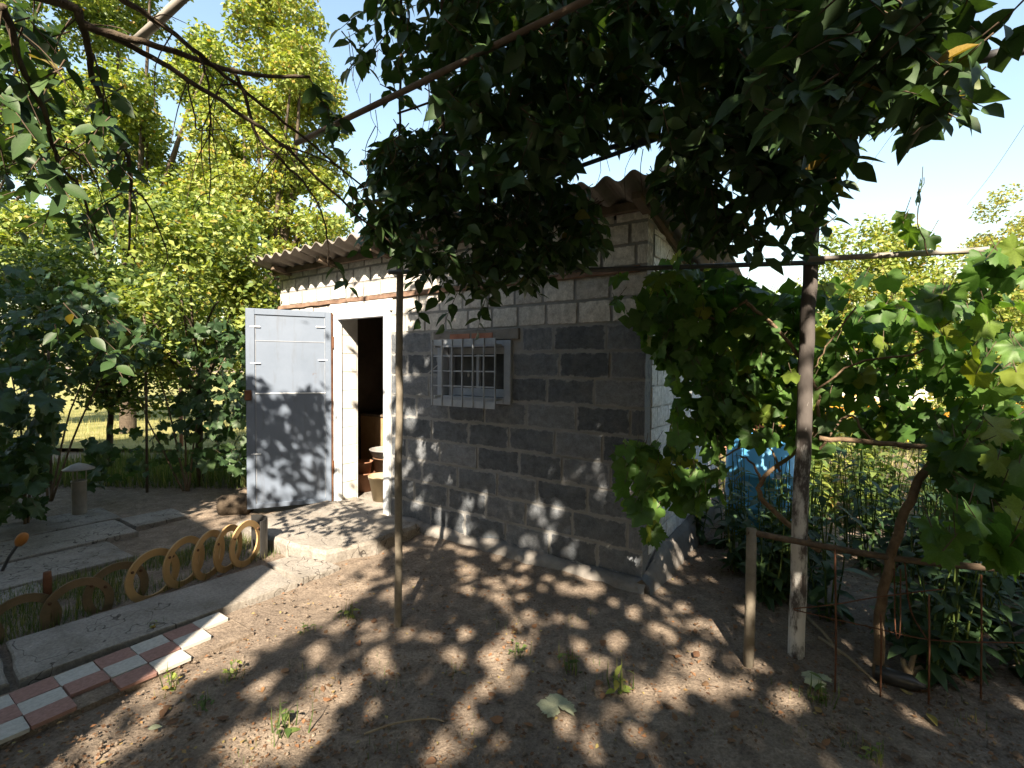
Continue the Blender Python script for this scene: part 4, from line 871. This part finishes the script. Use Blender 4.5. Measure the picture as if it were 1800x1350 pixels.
# far trees closing the view
FAR = [(-15, 19, 3.4, 'pale far tree beyond the lawn at the edge of the left trees'), (-10.5, 21, 3.0, 'rounded far tree beyond the lawn seen through the vines'), (-6.5, 22, 3.2, 'dense far tree beyond the lawn behind the apricot tree'), (-2.0, 20, 2.6, 'far tree hidden behind the shed roof'), (19, 24, 3.6, 'far tree beside the distant house'), (11.0, 20, 3.0, 'far tree behind the right hand shrubs in haze of leaves')]
for i, (x, y, h, lb) in enumerate(FAR):
    tree('far_tree', lb, 'tree', (x, y, 0), (x, y, h*.4), clumps((x, y, h*.62), (2.2, 1.4, h*.5), 18, 20+i, (.6, 1.0)), 5000, .16, 'midleaf', r0=.12, limbs=6, m2='limeleaf')
# right side shrubs and trees
tree('elder_bush', 'sunlit bush rising behind the barrel and the shed corner', 'bush', (4.4, 8.0, 0), (4.4, 8.0, .9), clumps((4.3, 7.9, 1.85), (1.0, .6, .9), 34, 9, (.25, .4)), 7000, .085, 'limeleaf', r0=.05, limbs=10, m2='midleaf')
tree('cherry_tree', 'small sunlit tree with a feathery top behind the limewashed pergola post', 'tree', (6.5, 8.9, 0), (6.5, 8.9, 1.3), clumps((6.4, 8.8, 2.6), (1.45, .9, 1.35), 70, 10, (.2, .4))+clumps((6.2, 8.8, 3.6), (1.2, .6, .6), 24, 30, (.16, .3)), 15000, .085, 'limeleaf', r0=.07, limbs=22, m2='yellowleaf')
tree('maple_bush', 'broad yellow green bush behind the right end of the grapevine', 'bush', (8.2, 8.0, 0), (8.2, 8.0, 1.0), clumps((8.0, 7.9, 2.0), (1.6, .9, 1.5), 54, 12, (.25, .45)), 12000, .085, 'limeleaf', r0=.06, limbs=14, m2='yellowleaf')
tree('birch_tree', 'taller pale tree standing far behind the grapevine on the right', 'tree', (13.2, 12.8, 0), (13.2, 12.8, 2.2), clumps((13.2, 12.8, 4.0), (1.5, 1.2, 2.2), 70, 13, (.25, .5)), 15000, .09, 'yellowleaf', r0=.1, limbs=18, m2='limeleaf')

# ---- vines: leaves gathered by where they grow, stems real tubes
def vine(name, label, base, regions, stems, hi_n, m='grape', m2=None, bark='vinebark', hi=VL_HI, lo=VL_LO):
    e = empty(name, base); tag(e, label, 'vine'); P, Dd, Z, S_ = [], [], [], []
    pet = MB()
    for poly, y0, y1, cnt, s in regions:
        xs = [q[0] for q in poly]; ys = [q[1] for q in poly]; c = 0
        while c < cnt:
            x, y = random.uniform(min(xs), max(xs)), random.uniform(min(ys), max(ys))
            if not in_poly(x, y, poly): continue
            c += 1; p = D(x, y, random.uniform(y0, y1))
            if p.z < .06: continue
            q = SL(p)
            if q.y > -.09 and q.x < .08 and q.y < 2.4: continue
            a = random.uniform(0, 2*math.pi); dv = Vector((math.cos(a)*.6, math.sin(a)*.6, -.75+random.uniform(-.3, .6))).normalized()
            P.append(tuple(p)); Dd.append(tuple(dv)); Z.append((random.gauss(0, .5), random.gauss(-.45, .45), .6)); S_.append(s*random.uniform(.65, 1.2))
            pet.tube([p, p-dv*.05*random.uniform(.6, 1.4)+Vector((0, 0, .03))], [.0018, .0015], 3, False)
    P = np.array(P); Dd = np.array(Dd); Z = np.array(Z); S_ = np.array(S_)
    o_ = np.argsort(-(S_/P[:, 1]+rng.uniform(0, .02, len(P)))); a, b_ = o_[:hi_n], o_[hi_n:]
    ms = [tmesh('leaf', t, M[m]) for t in hi]+([tmesh('leaf', hi[0], M[m2])] if m2 else []); leaf_parts(ms, P[a], Dd[a], Z[a], S_[a], e)
    if len(b_): wcloud('foliage', lo, P[b_], Dd[b_], Z[b_], S_[b_], m, e)
    o = wpart(pet.build('petioles', M['twig'], None), e); o['kind'] = 'stuff'
    for i, (pts, r0, r1) in enumerate(stems):
        c = wob(curve(pts, 5), .006); wtube('trunk' if i == 0 else 'cane', c, taper(len(c), r0, r1), bark, e, 8)
    return e
vb = G(1545, 1192)
RS = [([vb+Vector((0, 0, -.1)), D(1547, 1100, 2.35), D(1560, 1000, 2.33), D(1592, 900, 2.32), D(1642, 812, 2.3), D(1745, 752, 2.25), D(1840, 735, 2.2)], .024, .015),
      ([D(1440, 968, 2.75), D(1385, 920, 2.75), D(1342, 880, 2.75), D(1338, 845, 2.75), D(1390, 800, 2.7), D(1432, 760, 2.65), D(1440, 700, 2.6)], .016, .009),
      ([D(1338, 850, 2.75), D(1325, 815, 2.78), D(1300, 800, 2.8)], .009, .004), ([D(1372, 830, 2.73), D(1362, 800, 2.75), D(1340, 770, 2.8)], .008, .004),
      ([D(1440, 770, 2.5), D(1540, 778, 2.45), D(1700, 792, 2.35), D(1830, 800, 2.3)], .013, .012),
      ([D(1310, 528, 2.6), D(1345, 560, 2.6), D(1402, 620, 2.6), D(1440, 700, 2.6)], .010, .010), ([D(1505, 540, 2.5), D(1460, 600, 2.55), D(1430, 650, 2.6)], .005, .003),
      ([D(1665, 590, 2.3), D(1600, 625, 2.4), D(1500, 640, 2.5), D(1430, 690, 2.6)], .006, .005), ([D(1190, 845, 2.75), D(1280, 800, 2.72), D(1340, 765, 2.7)], .004, .006),
      ([D(1440, 790, 2.6), D(1490, 730, 2.6), D(1530, 770, 2.5), D(1600, 790, 2.45)], .007, .005), ([D(1150, 470, 2.75), D(1190, 540, 2.75), D(1260, 560, 2.7), D(1310, 528, 2.6)], .005, .007),
      ([D(1632, 450, 2.15), D(1612, 380, 2.15), D(1625, 310, 2.15)], .003, .0015)]
vine('grapevine', 'leafy green grapevine trained on the pergola right of the shed corner', vb,
     [([(1160, 470), (1250, 470), (1330, 500), (1400, 500), (1420, 560), (1440, 700), (1300, 740), (1190, 690), (1120, 560)], 2.6, 3.05, 360, .16),
      ([(1400, 500), (1560, 480), (1640, 520), (1600, 640), (1440, 700)], 2.55, 3.0, 85, .16), ([(1600, 520), (1810, 470), (1810, 700), (1640, 680)], 2.0, 2.7, 65, .165),
      ([(1230, 640), (1800, 640), (1800, 780), (1560, 770), (1420, 790), (1300, 770), (1240, 720)], 2.55, 3.2, 340, .155),
      ([(1640, 760), (1810, 740), (1810, 900), (1700, 890)], 1.9, 2.5, 150, .17), ([(1080, 800), (1150, 760), (1270, 760), (1265, 870), (1200, 900), (1110, 900)], 2.5, 2.8, 90, .15),
      ([(1190, 690), (1330, 730), (1300, 790), (1170, 790)], 2.6, 2.85, 42, .14), ([(1080, 480), (1150, 500), (1170, 600), (1120, 610), (1080, 560)], 2.6, 2.85, 12, .13), ([(1610, 900), (1810, 880), (1810, 990), (1660, 975)], 1.45, 1.8, 26, .15),
      ([(1120, 900), (1170, 900), (1165, 950), (1130, 950)], 2.6, 2.7, 4, .17), ([(1570, 370), (1640, 380), (1640, 425), (1580, 420)], 2.1, 2.25, 5, .13), ([(1600, 300), (1640, 310), (1640, 360), (1600, 355)], 2.15, 2.2, 2, .08),
      ([(1740, 400), (1810, 390), (1810, 500), (1720, 480)], 1.9, 2.2, 10, .14), ([(1150, 430), (1230, 420), (1250, 520), (1160, 540)], 2.5, 2.9, 14, .12)], RS, 300, 'grape')
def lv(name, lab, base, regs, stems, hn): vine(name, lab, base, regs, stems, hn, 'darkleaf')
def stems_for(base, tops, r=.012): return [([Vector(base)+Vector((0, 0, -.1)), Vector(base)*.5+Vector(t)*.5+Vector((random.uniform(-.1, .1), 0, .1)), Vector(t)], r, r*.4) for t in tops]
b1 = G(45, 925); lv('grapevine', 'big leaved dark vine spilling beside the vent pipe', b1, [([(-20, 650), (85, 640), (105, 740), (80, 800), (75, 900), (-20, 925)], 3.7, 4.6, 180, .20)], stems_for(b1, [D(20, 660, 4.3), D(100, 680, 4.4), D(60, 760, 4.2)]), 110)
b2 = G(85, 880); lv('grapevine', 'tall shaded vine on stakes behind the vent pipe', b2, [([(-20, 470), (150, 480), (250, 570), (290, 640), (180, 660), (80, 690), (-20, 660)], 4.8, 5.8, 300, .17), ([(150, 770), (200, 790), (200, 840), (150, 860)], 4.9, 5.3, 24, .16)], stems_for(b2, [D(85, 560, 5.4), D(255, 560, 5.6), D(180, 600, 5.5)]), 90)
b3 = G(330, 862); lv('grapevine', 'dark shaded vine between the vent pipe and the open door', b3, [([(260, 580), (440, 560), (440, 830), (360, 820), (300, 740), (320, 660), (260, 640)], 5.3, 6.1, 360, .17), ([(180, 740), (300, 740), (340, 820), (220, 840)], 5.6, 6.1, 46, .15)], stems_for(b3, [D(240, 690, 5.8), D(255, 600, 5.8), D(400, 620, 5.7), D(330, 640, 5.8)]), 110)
for px, y in ((255, 5.75), (85, 5.5)):
    g = D(px, 650, y); o = MB().tube([(0, 0, -.1), (0.01, 0, 1.2), (.0, 0, 2.1)], .014, 7).build('vine_stake', M['oldwood'], None, True, (g.x, g.y, 0)); tag(o, 'thin dark wooden stake holding up the shaded vines', 'stake', 'stakes among the vines')
g = D(318, 700, 8.6); o = MB().tube([(0, 0, -.1), (0, 0, 1.35)], .03, 8).build('red_pole', M['brickred'], None, True, (g.x, g.y, 0)); tag(o, 'reddish pole standing on the sunny lawn behind the vines', 'pole')

# ---- bed of leafy perennials on the right, orange flowers above
def plant(x, y, h, nst, label, flower, seed, m='darkleaf', group=None, spread=.18, ls=.12, nl=12, nm='perennial', cat='plant'):
    e = empty(nm, (x, y, 0)); tag(e, label, cat, group); st = MB(); P, Dd, Z, S_ = [], [], [], []; tips = []
    for i in range(nst):
        a = random.uniform(0, 6.28); rr = random.uniform(.2, 1)*spread; tp = Vector((x+math.cos(a)*rr, y+math.sin(a)*rr, h*random.uniform(.75, 1.08))); bs = Vector((x+math.cos(a)*rr*.25, y+math.sin(a)*rr*.25, -.03))
        c = curve([bs, (bs+tp)/2+Vector((random.uniform(-.03, .03), random.uniform(-.03, .03), 0)), tp], 4); st.tube(c, taper(len(c), .006, .003), 5, False); tips.append(tp)
        for j in range(nl):
            t = (j+1)/(nl+1); q = c[min(int(t*8), 8)]; b_ = j*2.4+a; P.append(tuple(q)); Dd.append((math.cos(b_), math.sin(b_), random.uniform(-.35, .35))); Z.append((random.gauss(0, .25), random.gauss(0, .25), 1)); S_.append(ls*random.uniform(.7, 1.3)*(1.15-.5*t))
    wpart(st.build('stems', M['midleaf'], None, True), e); wcloud('foliage', ovate(4, .42, .1, .35), P, Dd, Z, S_, m, e)
    if flower:
        for tp in tips:
            fl = MB(); n = 11; ax = Vector((random.uniform(-.4, .4), random.uniform(-.9, 0), 1)).normalized(); a1 = ax.orthogonal().normalized(); a2 = ax.cross(a1); R1 = random.uniform(.042, .06)
            for j in range(n):
                b_ = 6.283*j/n; u_ = a1*math.cos(b_)+a2*math.sin(b_); w_ = ax.cross(u_); p0 = tp+u_*.010; fl.add([p0-w_*.004, p0+u_*R1*.6-w_*.009+ax*.006, p0+u_*R1+ax*.001, p0+u_*R1*.6+w_*.009+ax*.006, p0+w_*.004], [(0, 1, 2, 3, 4)])
            f_ = wpart(fl.build('flower', M['petal'], None), e)
            q = MB().lathe([(.012, 0), (.011, .007), (.006, .012), (.001, .013)], 8).build('eye', M['seedhead'], f_, True, tuple(tp))
    return e
GF = 'orange flowering plants behind the pergola post'
for i, (x, y) in enumerate([(2.75, 4.55), (3.0, 5.2), (3.35, 4.6), (3.5, 5.4), (3.8, 4.9), (4.1, 5.6), (4.3, 4.8), (3.15, 5.9), (4.7, 5.3), (2.7, 5.9), (3.9, 6.3), (5.1, 5.9), (4.6, 6.4), (3.6, 5.0), (4.0, 5.2), (3.2, 4.95), (4.4, 5.9), (2.95, 4.8), (3.7, 5.8), (4.9, 4.9), (5.4, 5.2), (3.45, 6.6), (5.8, 6.3), (4.15, 4.5)]):
    plant(x, y, random.uniform(.95, 1.25), 6, 'orange flowered perennial growing in the sunny bed behind the grapevine', True, i, 'limeleaf' if i % 2 else 'midleaf', GF, .30, .14, 22)
GL = 'leafy plants under the low fence rail'
for i in range(44):
    x = 1.62+random.random()*2.5; y = (2.72 if x < 2.1 else 2.4)+random.random()*1.6
    plant(x, y, random.uniform(.55, .95), 6, 'dark leafy perennial filling the shaded bed behind the low fence', False, 50+i, 'darkleaf', GL, .2, .13)
for i, (x, y) in enumerate([(2.05, 2.35), (2.3, 2.45), (2.55, 2.3), (2.5, 2.7), (2.8, 2.5), (2.15, 2.65), (2.9, 2.9)]):
    plant(x, y, random.uniform(.4, .7), 6, 'dark leafy perennial filling the shaded bed behind the low fence', False, 150+i, 'darkleaf', GL, .2, .13)
GC = 'leafy shoots round the barrel'
for i, (x, y) in enumerate([(2.05, 3.85), (2.25, 4.15), (2.55, 4.2), (1.95, 3.5), (2.35, 3.75)]):
    plant(x, y, random.uniform(.6, .85), 5, 'green leafy shoot standing before the blue barrel', False, 90+i, 'midleaf', GC, .14, .10)

# ---- grass, weeds, fallen leaves
def grass(name, label, pts, h, m, per=1):
    P = np.array(pts); n = len(P); a = rng.uniform(0, 6.283, n); lean = rng.uniform(.1, .9, n); d = np.stack([np.cos(a)*lean, np.sin(a)*lean, np.ones(n)], 1); z = np.stack([np.cos(a), np.sin(a), -lean], 1)
    o = cloud(name, BLADE, P, d, -z, rng.uniform(.4, 1.3, n)*h, M[m]); tag(o, label, 'grass'); return o
pts = []
while len(pts) < 9000:
    x, y = random.uniform(-3.35, -2.58), random.uniform(-3.6, -1.0)
    if noise.noise((x*3, y*3, 0)) > -.22 and random.random() < .35+.65*(x < -2.9 or y < -2): q = S(x, y, 0); pts.append((q.x, q.y, -.005))
grass('grass', 'weedy shaded grass growing between the hoops and the slabs', pts, .065, 'grass')
pts = []
while len(pts) < 7000:
    x, y = random.uniform(-6.5, -2.9), random.uniform(5.9, 7.6)
    pts.append((x, y, 0))
grass('verge_grass', 'dark tall grass strip under the vines left of the door', pts, .20, 'grass')
pts = [(random.uniform(-14, -3.5), random.uniform(8.8, 15), .06) for _ in range(9000)]
grass('lawn_grass', 'sunlit dry lawn grass beyond the vines', pts, .13, 'straw')
pts = [(random.uniform(2.4, 9), random.uniform(5.5, 9.5), .0) for _ in range(9000)]
grass('bed_grass', 'sunlit grass between the flowers and the far shrubs', pts, .14, 'straw')
WEEDS = [(300, 1210, .10, 'small yellow tipped weed by the checkered tiles'), (500, 1285, .12, 'pale leafy weed in the bottom sun patch'), (615, 1085, .10, 'weed tuft in the sun beside the thin pole'), (1000, 1180, .10, 'low weed sprout on the dappled soil under the window'), (1090, 1215, .14, 'grassy weed beside the bright soil patch below the shed corner'), (1440, 1235, .13, 'broad leaved seedling on the soil before the low fence'), (1530, 1335, .07, 'little green seedling at the bottom near the vine'), (540, 1110, .06, 'tiny weed on the lit soil near the path end'), (270, 1110, .06, 'small weed growing from the path joint'), (910, 1150, .07, 'thin weed on the soil between the pole and the corner'), (405, 1190, .08, 'grass tuft on the soil beside the tile strip'), (360, 1240, .06, 'small sprout among the sun spots beside the tiles')]
for i, (px, py, h, lb) in enumerate(WEEDS):
    g = G(px, py); e = empty('weed', g); tag(e, lb, 'weed'); n = 12
    P = [(g.x+random.gauss(0, .02), g.y+random.gauss(0, .02), random.uniform(0, h*.8)) for _ in range(n)]; d = rng.normal(size=(n, 3)); d[:, 2] = np.abs(d[:, 2])*.5; z = rng.normal(size=(n, 3))*.3; z[:, 2] += 1
    wcloud('leaves', ovate(3, .5, .1, .3), P, d, z, rng.uniform(.3, .6, n)*max(h, .08)*.8, 'midleaf' if i % 2 else 'limeleaf', e)
    n = 16; a = rng.uniform(0, 6.28, n); wcloud('blades', BLADE, [(g.x+random.gauss(0, .03), g.y+random.gauss(0, .03), -.005) for _ in range(n)], np.stack([np.cos(a)*.5, np.sin(a)*.5, np.ones(n)], 1), np.stack([-np.cos(a), -np.sin(a), .5+0*a], 1), rng.uniform(.5, 1.2, n)*h, 'grass', e)
    MB().tube([(0, 0, -.02), (.005, 0, h*.8)], [.003, .0015], 5).build('stem', M['midleaf'], e)
dl = [tmesh('fallen_leaf', ovate(5, random.uniform(.5, .65), random.uniform(-.3, .35), random.uniform(-.3, .3)), M['deadleaf']) for _ in range(6)]
c = 0
while c < 95:
    px, py = random.uniform(250, 1790), random.uniform(1000, 1345); g = G(px, py); q = SL(g)
    if q.y > -.12 and q.x < .12: continue
    if q.x < -1.35 and q.y < -1.6: continue
    o = bpy.data.objects.new('fallen_leaf', dl[c % 6]); COL.objects.link(o); a = random.uniform(0, 6.28); c += 1
    o.matrix_basis = frame_mat((g.x, g.y, .014), (math.cos(a), math.sin(a), random.uniform(-.1, .25)), (random.gauss(0, .25), random.gauss(0, .25), 1), random.uniform(.03, .062)); tag(o, 'small brown dry leaf fallen on the bare soil', 'leaf', 'fallen leaves on the soil')
for px, py, s, a, m, lb in ((980, 1258, .17, 1.9, 'paleleaf', 'large pale fallen vine leaf lying on the dark soil'), (260, 1290, .05, .4, 'paleleaf', 'single pale oval leaf fallen by the tiles'), (1440, 1210, .14, 2.2, 'paleleaf', 'drooping pale vine leaf on the soil before the low fence'), (1630, 1262, .07, 4.5, 'yellowleaf', 'yellow green leaf fallen near the bottle')):
    me = tmesh('vine_leaf', VL_HI[2] if s > .1 else OV_HI[1], M[m]); o = bpy.data.objects.new('fallen_vine_leaf', me); COL.objects.link(o); g = G(px, py)
    o.matrix_basis = frame_mat((g.x, g.y, .045 if s > .1 else .02), (math.cos(a), math.sin(a), .05), (.1, -.25, 1), s); tag(o, lb, 'leaf')
g = G(640, 1290); t_ = [G(640, 1290, .02), G(700, 1270, .03), G(755, 1263, .02), G(780, 1268, .015)]
o = MB().tube(curve([p-g for p in t_], 5), taper(16, .005, .003), 6).build('fallen_twig', M['paletwig'], None, True, g); tag(o, 'thin curved twig lying on the soil below the pole', 'twig')
P = []
while len(P) < 4200:
    g = G(random.uniform(-50, 1850), random.uniform(960, 1400)); q = SL(g)
    if (q.y > -.1 and q.x < .1) or q.x < -2.0: continue
    P.append((g.x, g.y, .008))
d = rng.normal(size=(len(P), 3)); d[:, 2] *= .12; z = rng.normal(size=(len(P), 3))*.35; z[:, 2] += 1
o = cloud('leaf_litter', OV_RHOMB, P, d, z, rng.uniform(.008, .028, len(P)), M['deadleaf']); tag(o, 'crumbs of dead leaf and chaff strewn over the soil', 'litter')
pts = []
for _ in range(26):
    px, py = random.uniform(420, 1750), random.uniform(1060, 1345); g = G(px, py); q = SL(g)
    if q.y > -.25: continue
    for _k in range(random.randint(8, 26)): pts.append((g.x+random.gauss(0, .05), g.y+random.gauss(0, .05), -.004))
grass('sparse_grass', 'sparse short grass blades sprouting from the bare soil', pts, .045, 'grass')
# clods and pebbles
cl = MB(); 
for _ in range(3200):
    g = G(random.uniform(-50, 1850), random.uniform(960, 1400)); q = SL(g)
    if (q.y > -.06 and q.x < .08) or q.x < -2.0: continue
    r = random.uniform(.003, .009)*random.choice((1, 1, 1, 1.9)); cl.add([(g.x+sx*r*random.uniform(.6, 1.2), g.y+sy*r*random.uniform(.6, 1.2), .004+sz*r*random.uniform(.5, .9)) for sx, sy, sz in ((1, 0, 0), (-1, 0, 0), (0, 1, 0), (0, -1, 0), (0, 0, 1), (0, 0, -1))], [(0, 2, 4), (2, 1, 4), (1, 3, 4), (3, 0, 4), (2, 0, 5), (1, 2, 5), (3, 1, 5), (0, 3, 5)])
o = cl.build('clods', M['soil'], None, True); o['kind'] = 'stuff'; tag(o, 'small clods and pebbles scattered over the soil', 'clods')
print('objects', len(bpy.data.objects), 'tris', sum(sum(len(p.vertices)-2 for p in o.data.polygons) if len(o.data.polygons) < 3000 else len(o.data.polygons) for o in bpy.data.objects if o.type == 'MESH'))
